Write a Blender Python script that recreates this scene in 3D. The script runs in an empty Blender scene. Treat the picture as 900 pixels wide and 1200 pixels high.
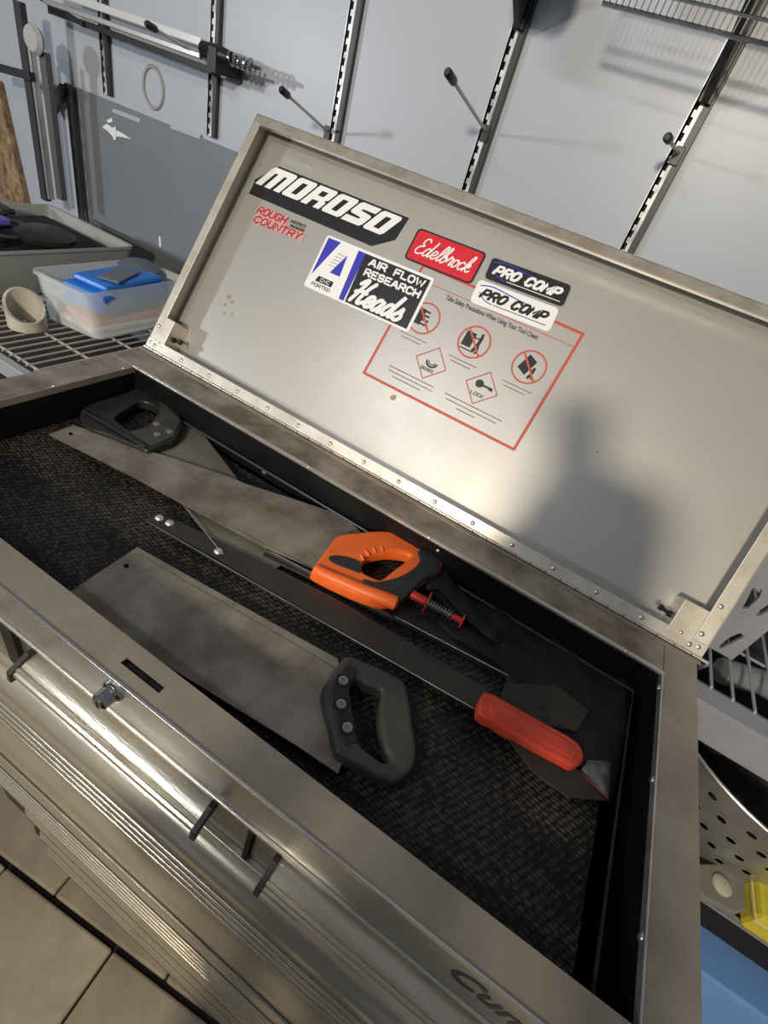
import bpy, bmesh, math, random
from mathutils import Vector, Matrix
random.seed(7)
S = bpy.context.scene
COL = S.collection
PI = math.pi

# ------------------------------------------------------------------ camera
CAM = Vector((0.69782, -0.55367, 0.44357))
FPX = 572.1
R0 = Vector((0.83917388, 0.47628211, 0.26256915))     # camera right
R1 = Vector((0.48797547, -0.44620738, -0.75018592))   # camera down
R2 = Vector((-0.24013984, 0.75766373, -0.60685956))   # camera forward
cd = bpy.data.cameras.new('camera'); cam = bpy.data.objects.new('camera', cd); COL.objects.link(cam)
cd.sensor_fit = 'VERTICAL'; cd.sensor_height = 36; cd.lens = FPX / 1200 * 36; cd.clip_start = .01
cam.matrix_world = Matrix(((R0.x, -R1.x, -R2.x, CAM.x), (R0.y, -R1.y, -R2.y, CAM.y), (R0.z, -R1.z, -R2.z, CAM.z), (0, 0, 0, 1)))
S.camera = cam

# ------------------------------------------------------------------ world, lights, exposure
w = bpy.data.worlds.new('world'); S.world = w; w.use_nodes = True
w.node_tree.nodes['Background'].inputs[0].default_value = (.88, .93, 1, 1)
w.node_tree.nodes['Background'].inputs[1].default_value = .125
S.view_settings.view_transform = 'Standard'; S.view_settings.look = 'None'
S.view_settings.exposure = 0.30; S.view_settings.gamma = 1; S.view_settings.use_curve_mapping = False

def area(name, loc, target, sx, sy, power, colr):
    l = bpy.data.lights.new(name, 'AREA'); l.shape = 'RECTANGLE'; l.size = sx; l.size_y = sy; l.energy = power; l.color = colr
    o = bpy.data.objects.new(name, l); COL.objects.link(o); o.location = loc
    o.rotation_euler = (Vector(target) - Vector(loc)).to_track_quat('-Z', 'Y').to_euler(); return o
area('ceiling_lamp', (.67, -2.88, 1.25), (.6, .2, 0), .26, .18, 66, (1, .88, .70))
area('work_lamp', (-2.4, -2.1, .62), (.3, .83, .4), .16, .16, 26, (.88, .93, 1))
area('tube_lamp', (-.1, -1.25, 1.28), (.3, .5, .2), .5, .06, 6, (.95, .96, 1))

# ------------------------------------------------------------------ pixel -> point helpers (900x1200 frame)
def ray(x, y): return R0 * ((x - 450) / FPX) + R1 * ((y - 600) / FPX) + R2
def onp(x, y, P, N):
    d = ray(x, y); t = (Vector(P) - CAM).dot(N) / d.dot(N); return CAM + d * t
def atz(x, y, z): return onp(x, y, (0, 0, z), Vector((0, 0, 1)))
def aty(x, y, Y): return onp(x, y, (0, Y, 0), Vector((0, 1, 0)))
def atx(x, y, X): return onp(x, y, (X, 0, 0), Vector((1, 0, 0)))
def crop(ox, oy, s, pts): return [(ox + a * s, oy + b * s) for a, b in pts]

# ------------------------------------------------------------------ materials
def mat(name, col, rough=.5, metal=0.0, noise=0.0, nscale=8, bump=0.0, bscale=60, col2=None, stretch=(1, 1, 1), spec=.5, trans=0, alpha=1, emit=None, rn=0.0, ior=1.45):
    m = bpy.data.materials.new(name); m.use_nodes = True; nt = m.node_tree; b = nt.nodes['Principled BSDF']
    b.inputs['Base Color'].default_value = (*col, 1); b.inputs['Roughness'].default_value = rough; b.inputs['Metallic'].default_value = metal
    b.inputs['Specular IOR Level'].default_value = spec; b.inputs['Transmission Weight'].default_value = trans; b.inputs['Alpha'].default_value = alpha
    b.inputs['IOR'].default_value = ior
    if emit: b.inputs['Emission Color'].default_value = (*emit[:3], 1); b.inputs['Emission Strength'].default_value = emit[3]
    tc = nt.nodes.new('ShaderNodeTexCoord'); mp = nt.nodes.new('ShaderNodeMapping'); mp.inputs['Scale'].default_value = stretch
    nt.links.new(tc.outputs['Object'], mp.inputs['Vector'])
    if noise > 0 or rn > 0:
        n = nt.nodes.new('ShaderNodeTexNoise'); n.inputs['Scale'].default_value = nscale; n.inputs['Detail'].default_value = 6; n.inputs['Roughness'].default_value = .62
        nt.links.new(mp.outputs[0], n.inputs['Vector'])
        r = nt.nodes.new('ShaderNodeValToRGB'); r.color_ramp.elements[0].position = .36; r.color_ramp.elements[1].position = .66
        c2 = col2 or tuple(c * .45 for c in col)
        r.color_ramp.elements[0].color = (*[c2[i] * noise + col[i] * (1 - noise) for i in range(3)], 1); r.color_ramp.elements[1].color = (*col, 1)
        nt.links.new(n.outputs['Fac'], r.inputs[0]); nt.links.new(r.outputs[0], b.inputs['Base Color'])
        if rn > 0:
            mr = nt.nodes.new('ShaderNodeMapRange'); mr.inputs[3].default_value = rough + rn; mr.inputs[4].default_value = rough - rn * .5
            nt.links.new(n.outputs['Fac'], mr.inputs[0]); nt.links.new(mr.outputs[0], b.inputs['Roughness'])
    if bump > 0:
        n2 = nt.nodes.new('ShaderNodeTexNoise'); n2.inputs['Scale'].default_value = bscale; n2.inputs['Detail'].default_value = 3
        nt.links.new(mp.outputs[0], n2.inputs['Vector'])
        bp = nt.nodes.new('ShaderNodeBump'); bp.inputs['Strength'].default_value = bump; bp.inputs['Distance'].default_value = .002
        nt.links.new(n2.outputs['Fac'], bp.inputs['Height']); nt.links.new(bp.outputs[0], b.inputs['Normal'])
    return m

steel = mat('rail steel', (.46, .405, .33), .40, .62, .45, 9, .06, 220, (.15, .12, .09), rn=.1)
steel_dirty = mat('dirty rail steel', (.47, .41, .34), .44, .6, .8, 14, .06, 220, (.13, .10, .075), (1, 1, 1), rn=.12)
bright = mat('bright edge steel', (.80, .78, .73), .3, .9, .3, 30, .1, 200)
lidm = mat('lid satin steel', (.50, .485, .455), .38, .5, .4, 5, .04, 90, (.37, .345, .29), rn=.12)
hingem = mat('hinge steel', (.74, .70, .61), .36, .6, .5, 22, .05, 240, (.35, .3, .22))
pullm = mat('pull aluminium', (.70, .65, .54), .24, .78, .5, 12, .1, 160, (.42, .37, .27), (.3, 3, 3), rn=.06)
facem = mat('drawer face steel', (.34, .33, .30), .36, .85, .4, 10, .05, 160)
screwm = mat('screw zinc', (.6, .58, .53), .32, .9)
gapshade = mat('black gap and shade', (.008, .008, .008), .7)
liner = mat('black tray liner', (.005, .005, .006), .42, 0, .3, 20, .1, 90, spec=.35)
blackplastic = mat('black plastic', (.014, .014, .015), .40, 0, .4, 30, .25, 180, (.035, .033, .030))
blackrub = mat('black rubber grip', (.025, .025, .027), .6, 0, .4, 25, .3, 300)
greyrub = mat('worn grey black plastic', (.038, .037, .034), .5, 0, .7, 26, .25, 120, (.075, .072, .062))
bladem = mat('saw blade steel', (.33, .305, .255), .46, .5, .8, 16, .1, 120, (.13, .105, .075), rn=.1)
bladem2 = mat('olive saw blade steel', (.235, .23, .185), .5, .5, .7, 12, .15, 120, (.12, .10, .06), rn=.1)
blacksteel = mat('black coated steel', (.035, .033, .031), .4, .5, .4, 15, .1, 150)
orange = mat('orange plastic', (.78, .135, .022), .42, 0, .25, 18, .15, 140, (.45, .08, .02))
red = mat('red vinyl grip', (.66, .065, .035), .42, 0, .35, 40, .25, 200, (.30, .03, .02))
redp = mat('red plastic', (.55, .04, .025), .35)
chrome = mat('chrome', (.62, .62, .63), .16, 1, .5, 25, .0, 60, (.10, .10, .10), rn=.1)
stdm = mat('worn zinc upright', (.92, .92, .92), .34, .15, .95, 22, .1, 80, (.06, .06, .065), (1, 1, .45))
zinc = mat('zinc wire', (.50, .48, .44), .35, .4)
fabric = mat('black nylon fabric', (.009, .009, .010), .75, 0, .4, 50, .6, 400)
brownfab = mat('dark brown sheath', (.032, .027, .022), .6, 0, .4, 50, .5, 300)
patchm = mat('worn grey patch', (.20, .20, .20), .7, 0, .8, 60, .3, 300, (.04, .04, .04))
wallm = mat('painted wall panel', (.44, .475, .535), .36, 0, .22, 2.2, .12, 12, (.36, .37, .38), spec=.5)
sheetm = mat('grey wall sheet', (.20, .22, .245), .35, 0, .2, 3, .05, 20, spec=.5)
darkgrey = mat('dark grey steel', (.05, .052, .055), .4, .4, .2, 20)
greypaint = mat('grey painted steel', (.36, .375, .41), .42, .1, .3, 12, .1, 60)
osbm = mat('osb board', (.42, .29, .16), .8, 0, .95, 45, .5, 60, (.12, .07, .035), (1, 1, .6))
clearp = mat('cloudy clear plastic', (.80, .86, .86), .22, 0, alpha=.30, spec=.6)
binp = mat('grey green cloudy plastic', (.36, .38, .36), .35, 0, .2, 8, alpha=.9)
bluep = mat('blue plastic', (.02, .17, .62), .35, 0, .3, 14, .2, 30, (.01, .09, .36))
tote = mat('blue tote plastic', (.20, .40, .85), .42, 0, .15, 12, .3, 300)
pvc = mat('cream pvc', (.50, .47, .40), .45, 0, .4, 20, .1, 50, (.30, .26, .20))
floorm = mat('stone paver', (.38, .32, .225), .75, 0, .9, 3.2, .9, 26, (.20, .165, .115))
groutm = mat('floor bed', (.03, .026, .02), .9)
yellow = mat('yellow plastic', (.75, .62, .05), .4, 0, .3, 20)
galv = mat('galvanised perforated steel', (.50, .50, .50), .35, .75, .5, 9, .1, 60, (.3, .3, .3))
white = mat('white vinyl', (.80, .80, .80), .4)
black_ink = mat('black ink', (.018, .018, .02), .4)
red_ink = mat('red ink', (.62, .02, .035), .4)
blue_ink = mat('blue ink', (.045, .045, .42), .4)
rc_ink = mat('dark red ink', (.36, .015, .03), .45)
pinkish = mat('faded pink vinyl', (.56, .30, .28), .5)
warn_red = mat('faded red print', (.50, .085, .06), .5)
grey_ink = mat('grey print', (.06, .055, .05), .6)
labelbg = mat('clear label film', (.46, .445, .42), .42, .45)
stainm = mat('tan glue residue', (.38, .31, .18), .7, 0, .6, 200)
whiterefl = mat('white reflection', (.80, .81, .80), .6)
palegrey = mat('pale grey mark', (.42, .44, .45), .5)
cloudgrey = mat('cloudy grey cap', (.42, .43, .42), .5)
skin = mat('skin', (.5, .3, .22), .5)
clothm = mat('dark clothing', (.03, .03, .035), .85)

# mat with woven diamond relief
matm = bpy.data.materials.new('woven rubber mat'); matm.use_nodes = True
nt = matm.node_tree; bs = nt.nodes['Principled BSDF']; bs.inputs['Roughness'].default_value = .5; bs.inputs['Specular IOR Level'].default_value = .3
tc = nt.nodes.new('ShaderNodeTexCoord'); mp = nt.nodes.new('ShaderNodeMapping'); mp.inputs['Rotation'].default_value = (0, 0, .35); mp.inputs['Scale'].default_value = (1, 1.7, 1)
vo = nt.nodes.new('ShaderNodeTexVoronoi'); vo.inputs['Scale'].default_value = 125; vo.inputs['Randomness'].default_value = .3
nt.links.new(tc.outputs['Object'], mp.inputs[0]); nt.links.new(mp.outputs[0], vo.inputs['Vector'])
cr = nt.nodes.new('ShaderNodeValToRGB'); cr.color_ramp.elements[0].color = (.058, .050, .040, 1); cr.color_ramp.elements[1].color = (.006, .0055, .005, 1)
cr.color_ramp.elements[0].position = .3; cr.color_ramp.elements[1].position = .6
nt.links.new(vo.outputs['Distance'], cr.inputs[0])
# coarse noise texture, not linked to the mat colour
sp = nt.nodes.new('ShaderNodeTexNoise'); sp.inputs['Scale'].default_value = 5; nt.links.new(tc.outputs['Object'], sp.inputs['Vector'])
nt.links.new(cr.outputs[0], bs.inputs['Base Color'])
bp = nt.nodes.new('ShaderNodeBump'); bp.inputs['Strength'].default_value = .9; bp.inputs['Distance'].default_value = .0015; bp.invert = True
nt.links.new(vo.outputs['Distance'], bp.inputs['Height']); nt.links.new(bp.outputs[0], bs.inputs['Normal'])

# ------------------------------------------------------------------ builders
class MB:
    def __init__(s): s.v = []; s.f = []; s.m = []
    def add(s, vs, fs, mi=0):
        k = len(s.v); s.v += [Vector(a) for a in vs]; s.f += [[i + k for i in f] for f in fs]; s.m += [mi] * len(fs)
    def box(s, lo, hi, mi=0, M=None):
        x0, y0, z0 = lo; x1, y1, z1 = hi
        vs = [Vector(a) for a in ((x0, y0, z0), (x1, y0, z0), (x1, y1, z0), (x0, y1, z0), (x0, y0, z1), (x1, y0, z1), (x1, y1, z1), (x0, y1, z1))]
        if M: vs = [M @ a for a in vs]
        s.add(vs, [(3, 2, 1, 0), (4, 5, 6, 7), (0, 1, 5, 4), (1, 2, 6, 5), (2, 3, 7, 6), (3, 0, 4, 7)], mi)
    def bar(s, a, b, wd, ht, up=(0, 0, 1), mi=0):
        a = Vector(a); b = Vector(b); d = (b - a).normalized(); u = Vector(up); sdv = d.cross(u).normalized(); u = sdv.cross(d)
        vs = []
        for p in (a, b):
            for i, j in ((-1, -1), (1, -1), (1, 1), (-1, 1)): vs.append(p + sdv * i * wd / 2 + u * j * ht / 2)
        s.add(vs, [(3, 2, 1, 0), (4, 5, 6, 7), (0, 1, 5, 4), (1, 2, 6, 5), (2, 3, 7, 6), (3, 0, 4, 7)], mi)
    def tube(s, pts, r, seg=8, mi=0, closed=False):
        pts = [Vector(p) for p in pts]; n = len(pts); rr = r if isinstance(r, (list, tuple)) else [r] * n; vs = []; fs = []
        pu = None
        for i, p in enumerate(pts):
            t = (pts[(i + 1) % n] - pts[i - 1]) if closed else (pts[min(i + 1, n - 1)] - pts[max(i - 1, 0)])
            t.normalize()
            if pu is None: pu = t.orthogonal().normalized()
            pu = (pu - t * pu.dot(t)).normalized(); q = t.cross(pu)
            for k in range(seg):
                a = 2 * PI * k / seg; vs.append(p + (pu * math.cos(a) + q * math.sin(a)) * rr[i])
        for i in range(n if closed else n - 1):
            j = (i + 1) % n
            for k in range(seg): fs.append((i * seg + k, i * seg + (k + 1) % seg, j * seg + (k + 1) % seg, j * seg + k))
        if not closed: fs.append(list(range(seg))[::-1]); fs.append([(n - 1) * seg + k for k in range(seg)])
        s.add(vs, fs, mi)
    def lathe(s, prof, base, axis=(0, 0, 1), seg=24, mi=0):
        ax = Vector(axis).normalized(); u = ax.orthogonal().normalized(); q = ax.cross(u); base = Vector(base); vs = []; fs = []
        for r, h in prof:
            for k in range(seg):
                a = 2 * PI * k / seg; vs.append(base + ax * h + (u * math.cos(a) + q * math.sin(a)) * max(r, 1e-5))
        for i in range(len(prof) - 1):
            for k in range(seg): fs.append((i * seg + k, i * seg + (k + 1) % seg, (i + 1) * seg + (k + 1) % seg, (i + 1) * seg + k))
        s.add(vs, fs, mi)
    def mesh(s, me, M, mi=0):
        s.add([M @ v.co for v in me.vertices], [list(p.vertices) for p in me.polygons], mi)
    def extr(s, prof, x0, x1, mi=0):       # profile of (y,z) swept along X
        n = len(prof); vs = [(x0, a, b) for a, b in prof] + [(x1, a, b) for a, b in prof]
        fs = [(i, (i + 1) % n, n + (i + 1) % n, n + i) for i in range(n)] + [list(range(n))[::-1], list(range(n, 2 * n))]
        s.add(vs, fs, mi)
    def build(s, name, mats, parent=None, smooth=False, bevel=0, kind=None, label=None):
        me = bpy.data.meshes.new(name)
        vs = s.v
        if parent is not None:
            off = root_loc(parent)
        else:
            xs = [v.x for v in vs]; ys = [v.y for v in vs]; zs = [v.z for v in vs]
            off = Vector(((min(xs) + max(xs)) / 2, (min(ys) + max(ys)) / 2, min(zs)))
        me.from_pydata([tuple(v - off) for v in vs], [], s.f)
        if not isinstance(mats, (list, tuple)): mats = [mats]
        for m_ in mats: me.materials.append(m_)
        for p, mi in zip(me.polygons, s.m): p.material_index = mi; p.use_smooth = smooth
        bm = bmesh.new(); bm.from_mesh(me); bmesh.ops.recalc_face_normals(bm, faces=bm.faces)
        bm.to_mesh(me); bm.free()
        if smooth: me.set_sharp_from_angle(angle=math.radians(38))
        o = bpy.data.objects.new(name, me); COL.objects.link(o)
        if parent is not None: o.parent = parent
        else: o.location = off
        if bevel:
            b = o.modifiers.new('bevel', 'BEVEL'); b.width = bevel; b.segments = 2; b.limit_method = 'ANGLE'; b.angle_limit = .6
        if kind: o['kind'] = kind
        if label: o['label'] = label
        return o
def root_loc(o):
    l = Vector((0, 0, 0))
    while o is not None: l += Vector(o.location); o = o.parent
    return l
def tag(o, label, cat, group=None):
    o['label'] = label; o['category'] = cat
    if group: o['group'] = group
    return o
def thing(name, loc, label, cat, group=None):
    o = bpy.data.objects.new(name, None); o.empty_display_size = .02; COL.objects.link(o); o.location = loc; return tag(o, label, cat, group)
def struct(o): o['kind'] = 'structure'; return o

def frame(O, U, V, N=None):
    U = Vector(U); V = Vector(V); N = Vector(N) if N is not None else U.cross(V).normalized()
    return Matrix(((U.x, V.x, N.x, O[0]), (U.y, V.y, N.y, O[1]), (U.z, V.z, N.z, O[2]), (0, 0, 0, 1)))
def catmull(pts, n=6, closed=True):
    out = []; L = len(pts); rng = range(L) if closed else range(L - 1)
    for i in rng:
        g = lambda k: Vector((*pts[(k % L) if closed else min(max(k, 0), L - 1)], 0)[:3])
        p0, p1, p2, p3 = g(i - 1), g(i), g(i + 1), g(i + 2)
        for j in range(n):
            t = j / n
            q = .5 * ((2 * p1) + (p2 - p0) * t + (2 * p0 - 5 * p1 + 4 * p2 - p3) * t * t + (3 * p1 - p0 - 3 * p2 + p3) * t ** 3)
            out.append((q.x, q.y))
    if not closed: out.append(tuple(pts[-1][:2]))
    return out
def flat(loops, half=0.0, bevel=0.0, res=2):
    """filled 2D outline (later loops are holes), thickness 2*half plus bevel, as a mesh"""
    c = bpy.data.curves.new('c', 'CURVE'); c.dimensions = '2D'; c.fill_mode = 'BOTH'
    c.extrude = max(half - bevel, 0); c.bevel_depth = bevel; c.bevel_resolution = res; c.offset = -bevel
    for lp in loops:
        sp_ = c.splines.new('POLY'); sp_.points.add(len(lp) - 1); sp_.use_cyclic_u = True
        for i, p in enumerate(lp): sp_.points[i].co = (p[0], p[1], 0, 1)
    o = bpy.data.objects.new('c', c); COL.objects.link(o); dg = bpy.context.evaluated_depsgraph_get(); dg.update()
    me = bpy.data.meshes.new_from_object(o.evaluated_get(dg)); bpy.data.objects.remove(o); bpy.data.curves.remove(c); return me
def text_mesh(txt, shear=0, bold=0, spacing=1.0):
    c = bpy.data.curves.new('t', 'FONT'); c.body = txt; c.shear = shear; c.offset = bold; c.space_character = spacing; c.resolution_u = 3
    o = bpy.data.objects.new('t', c); COL.objects.link(o); dg = bpy.context.evaluated_depsgraph_get(); dg.update()
    me = bpy.data.meshes.new_from_object(o.evaluated_get(dg)); bpy.data.objects.remove(o); bpy.data.curves.remove(c)
    xs = [v.co.x for v in me.vertices]; ys = [v.co.y for v in me.vertices]
    x0, x1, y0, y1 = min(xs), max(xs), min(ys), max(ys)
    for v in me.vertices: v.co.x = (v.co.x - x0) / (x1 - x0); v.co.y = (v.co.y - y0) / (y1 - y0); v.co.z = 0
    return me

# horizontal slab from pixel outlines at height z (top), thickness th
def zslab(name, loops_px, z, th, m, parent, bevel=0, smooth_n=0, label=None):
    lps = []
    for lp in loops_px:
        q = [tuple(atz(x, y, z)[:2]) for x, y in lp]
        lps.append(catmull(q, smooth_n) if smooth_n else q)
    b = MB(); b.mesh(flat(lps, th / 2, bevel, 3), Matrix.Translation((0, 0, z - th / 2)))
    return b.build(name, m, parent, smooth=bevel > 0, label=label)

# ================================================================== SETTING
WY = .83; FZ = -1.3
b = MB(); b.box((-3.2, WY, FZ), (3.4, WY + .06, 1.5)); struct(b.build('wall_back', wallm))
b = MB(); b.box((-3.2, -3.4, FZ - .06), (3.4, WY, FZ - .022)); fl = struct(b.build('floor', groutm))
tile = None; TR = Matrix.Translation((.163, -.458, 0)) @ Matrix.Rotation(math.radians(5), 4, 'Z')
for i in range(-5, 7):
    for j in range(0, 4):
        x0 = i * .36 + (.0 if j % 2 == 0 else .21); y1 = -j * .33 + .33
        mb = MB(); n = 3
        h = random.uniform(-.003, .003)
        w_, d_ = .356, .317
        if tile is None:
            mb.box((x0, y1 - d_, FZ - .022), (x0 + w_, y1, FZ), 0, TR); tile = mb.build('tile', floorm, fl, bevel=.006); base = (x0, y1)
        else:
            o = tile.copy(); COL.objects.link(o); o.location = tile.location + TR.to_3x3() @ Vector((x0 - base[0], y1 - base[1], h))

# left wall patch: grey sheet along the lower wall, with its reflections laid on as thin shapes
def wallpt(x, y, d=0): return aty(x, y, WY - d)
t = thing('wall_sheet', (-.9, WY, -.9), 'smooth grey sheet fixed to the lower wall left of the open lid', 'panel')
xl, xr, zt = -1.30, -.55, .249
b = MB(); b.box((xl, WY - .006, -1.0), (xr, WY, zt)); b.build('sheet', sheetm, t, bevel=.001)
def wall_poly(pts, d, th=.0015):
    q = [wallpt(x, y, d) for x, y in pts]; me = flat([[(p.x, p.z) for p in q]], th / 2)
    return me, frame((0, WY - d, 0), (1, 0, 0), (0, 0, 1))
for pts in ([(131, 131), (133, 127), (165, 139), (163, 144)], [(199, 150), (202, 146), (236, 158), (234, 163)]):
    me, M = wall_poly(pts, .0065); b = MB(); b.mesh(me, M); b.build('reflection_strip', palegrey, t)  # pale reflections in the sheet, modelled as thin strips
for pts in ([(120, 149), (125, 145), (134, 151), (143, 156), (154, 163), (140, 160), (133, 161), (127, 154)], [(132, 150), (136, 148), (136, 164), (133, 164)], [(125, 141), (131, 138), (132, 143), (127, 144)]):
    me, M = wall_poly(pts, .007 + .002 * (len(pts) == 4 and pts[0][0] == 132)); b = MB(); b.mesh(me, M); b.build('reflection_splash', whiterefl, t)  # white reflection in the sheet, modelled as thin white shapes
b = MB(); me, M = wall_poly([(186, 277), (188, 277), (189, 289), (187, 290)], .007); b.mesh(me, M)
b.build('reflection_splash', whiterefl, t)
# ring reflection above the sheet, modelled as a thin grey torus
c0 = wallpt(180, 103, .001); b = MB()
b.tube([c0 + Vector((.042 * math.cos(a), 0, .050 * math.sin(a))) for a in [2 * PI * k / 36 for k in range(36)]], .0055, 6, closed=True)
tag(b.build('ring_reflection', mat('ring grey', (.30, .31, .32), .5), smooth=True), 'faint grey ring reflection on the wall below the chrome rail', 'ring')

SZ_ = -.10
# dark flat bar along the wall base and osb board, white corner post
b = MB(); p0 = wallpt(105, 257); p1 = wallpt(200, 300)
pa = aty(105, 257, .56); pc = aty(200, 302, .56); b.box((pa.x, .56, SZ_ + .001), (pc.x + .12, .572, (pa.z + pc.z) / 2)); tag(b.build('kick_board', mat('dark grey board', (.085, .09, .095), .5), bevel=.002), 'dark grey flat board standing on the shelf behind the clear tub', 'board')
b = MB(); me = flat([[(p.x, p.z) for p in [wallpt(*q, .02) for q in ((-60, 60), (-3, 95), (31, 243), (5, 300), (-80, 320))]]], .009)
b.mesh(me, frame((0, WY - .012, 0), (1, 0, 0), (0, 0, 1)))
tag(b.build('strand_board', osbm), 'brown strand board leaning at the far left edge of the wall', 'board')

# ---- wall standards (slotted uprights)
_cell = []
def cell_mesh(loops):
    if not _cell: _cell.append(flat(loops, 0))
    return _cell[0]
def standard(x, z0, z1, label, wd=.030):
    t = thing('wall_standard', (x, WY, z0), label, 'upright', 'slotted uprights on the wall')
    b = MB()
    b.box((x - wd / 2, WY - .004, z0), (x + wd / 2, WY - .0005, z1)); b.build('backing', gapshade, t)
    b = MB(); z = z0
    while z < z1 - .0256:
        loops = [[(-.5, 0), (.5, 0), (.5, 1), (-.5, 1)], [(-.32, .2), (-.32, .75), (-.14, .75), (-.14, .2)]]
        b.mesh(cell_mesh(loops), frame((x, WY - .013, z), (wd, 0, 0), (0, 0, .0255), (0, -1, 0))); z += .0255
    z = z1
    while z < z1 - .02:
        z += 1
    b.box((x - wd / 2, WY - .0130, z0), (x - wd * .32, WY - .012, z1)); b.build('slotted_face', stdm, t)
    b = MB(); b.box((x + .003, WY - .0143, z0), (x + wd / 2 + .003, WY - .001, z1)); b.build('dark_rail', darkgrey, t, bevel=.001)
    b = MB(); b.box((x - wd / 2 - .001, WY - .015, z0), (x - wd / 2 + .001, WY - .001, z1)); b.build('side_flange', stdm, t)
    b = MB(); b.box((x + wd / 2 - .001, WY - .015, z0), (x + wd / 2 + .001, WY - .001, z1)); b.build('side_flange', darkgrey, t)
    return t
standard(-1.092, .262, 1.35, 'short slotted chrome upright left of all others, ending above the grey sheet')
standard(-.647, .262, 1.35, 'slotted chrome upright behind the end of the chrome rail')
standard(-.217, .1, 1.35, 'slotted chrome upright meeting the lid near its left corner')
standard(.191, .1, 1.35, 'slotted upright below the dark triangular bracket')
standard(.603, .1, 1.35, 'rightmost slotted upright, with white worn patches')

# hooks
def hook(base, tip, label):
    t = thing('wall_hook', base, label, 'hook', 'black tipped wire hooks on the wall')
    a = Vector(base); c = Vector(tip); d = (c - a)
    b = MB(); b.tube([a, a + d * .3, c], .0035, 8); b.build('rod', zinc, t, smooth=True)
    b = MB(); b.tube([a + d * .86, a + d * .88, a + d * 1.0, a + d * 1.02], [.005, .008, .008, .005], 10); b.build('tip', blackplastic, t, smooth=True)
    b = MB(); b.box((a.x - .009, WY - .02, a.z - .02), (a.x + .009, WY - .013, a.z + .012)); b.build('clip', darkgrey, t, bevel=.001)
hook((-.236, WY - .016, .3755), (-.236, .609, .429), 'black tipped hook reaching out near the lid left corner')
hook((.192, WY - .016, .481), (.192, .531, .535), 'black tipped hook on the upright below the dark bracket')
hook((-.653, WY - .016, .4307), (-.653, .603, .462), 'black tipped hook crossing the chrome rail')
pb = wallpt(795, 180, .016); tp = atx(791, 174, pb.x + .0); hook(tuple(pb), (pb.x - .02, .66, pb.z + .005), 'black tipped hook seen end-on on the rightmost upright')

# chrome rail, top left
t = thing('chrome_rail', (-.9, .7, .5), 'long double chrome rail held out from the wall at the top left', 'rail')
ry = .74
A = aty(52, -14, ry); B = aty(238, 50, ry)
dr = (B - A).normalized()
b = MB(); b.bar(A, B, .016, .018); b.build('upper_bar', mat('bright chrome', (.9, .9, .89), .2, .45), t, bevel=.002)
b = MB(); b.bar(A + Vector((0, -.005, -.028)), B + Vector((0, -.005, -.028)), .012, .013); b.build('lower_bar', bright, t, bevel=.002)
b = MB(); b.bar(A + Vector((0, .012, -.046)), B + Vector((.03, .012, -.05)), .02, .014); b.build('channel', blacksteel, t, bevel=.001)
b = MB(); e = B + Vector((.0, 0, -.012)); b.tube([e, e + dr * .05, e + dr * .1], [.017, .02, .014], 10)
b.box((e.x + .035, ry - .02, e.z - .04), (e.x + .065, WY - .012, e.z + .01)); b.build('end_bracket', blacksteel, t, smooth=True)
b = MB(); pts = []
e2 = e + dr * .09
for k in range(60):
    a = k / 60 * 2 * PI * 5; pts.append(e2 + dr * (k / 60 * .085) + Vector((0, math.cos(a) * .012, math.sin(a) * .012)))
b.tube(pts, .0035, 6); b.tube([e2, e2 + dr * .11], .005, 8); b.build('spring', chrome, t, smooth=True)
b = MB(); b.bar(A + Vector((-.05, 0, -.02)), A + Vector((.16, 0, -.05)), .012, .012); b.tube([A + Vector((.0, 0, -.02)), A + Vector((.03, 0, -.045)), A + Vector((.09, 0, -.04))], .008, 6); b.build('hanger', blacksteel, t, smooth=True)

# wire shelf with hanging lip, top right
t = thing('wire_shelf', (.6, .6, .72), 'black wire shelf on the wall above the lid right half', 'shelf')
GY = .60; gp = aty(706, 4, GY); X0, X1 = gp.x, 1.5; zb = gp.z; zt = zb + .16
b = MB()
for zz_, r_ in ((zb, .0036), (zb + .024, .0026), (zb + .075, .003), (zt, .0036)): b.tube([(X0, GY, zz_), (X1, GY, zz_)], r_, 6)
for yy_ in (GY, .70, WY - .02): b.tube([(X0, yy_, zt), (X1, yy_, zt)], .003, 6)
b.build('rail', chrome, t, smooth=True)
b = MB(); x = X0
while x < X1: b.tube([(x, GY, zb), (x, GY, zt), (x, WY - .02, zt)], .0013, 4); x += .0105
b.build('wires', darkgrey, t, kind='stuff')
t2 = thing('shadow_caster_box', (.25, .6, .862), 'unseen dark box added above the frame to cast a shadow on the wall', 'box')  # unseen box, added only so its shadow falls on the wall
b = MB(); b.box((.21, .46, .715), (.32, .575, .80)); b.build('body', darkgrey, t2, bevel=.02)
# brackets
def bracket(x, z, lab, d=.3, h=.2):
    t = thing('shelf_bracket', (x, WY - .015, z), lab, 'bracket', 'shelf brackets on the wall uprights')
    prof = [(WY - .016, z), (WY - .03, z), (WY - d, z + h - .03), (WY - d, z + h), (WY - .016, z + h)]
    b = MB(); b.extr(prof, x - .007, x + .007); b.build('arm', darkgrey, t, bevel=.001)
    b = MB(); b.box((x - .012, WY - .03, z - .0), (x + .012, WY - .015, z + h)); b.build('plate', blacksteel, t, bevel=.001)
bracket(.193, .655, 'dark triangular bracket at the top of the fourth upright', .34, .2)
bracket(.605, .625, 'long dark bracket under the wire shelf on the rightmost upright', .34, .25)

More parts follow.
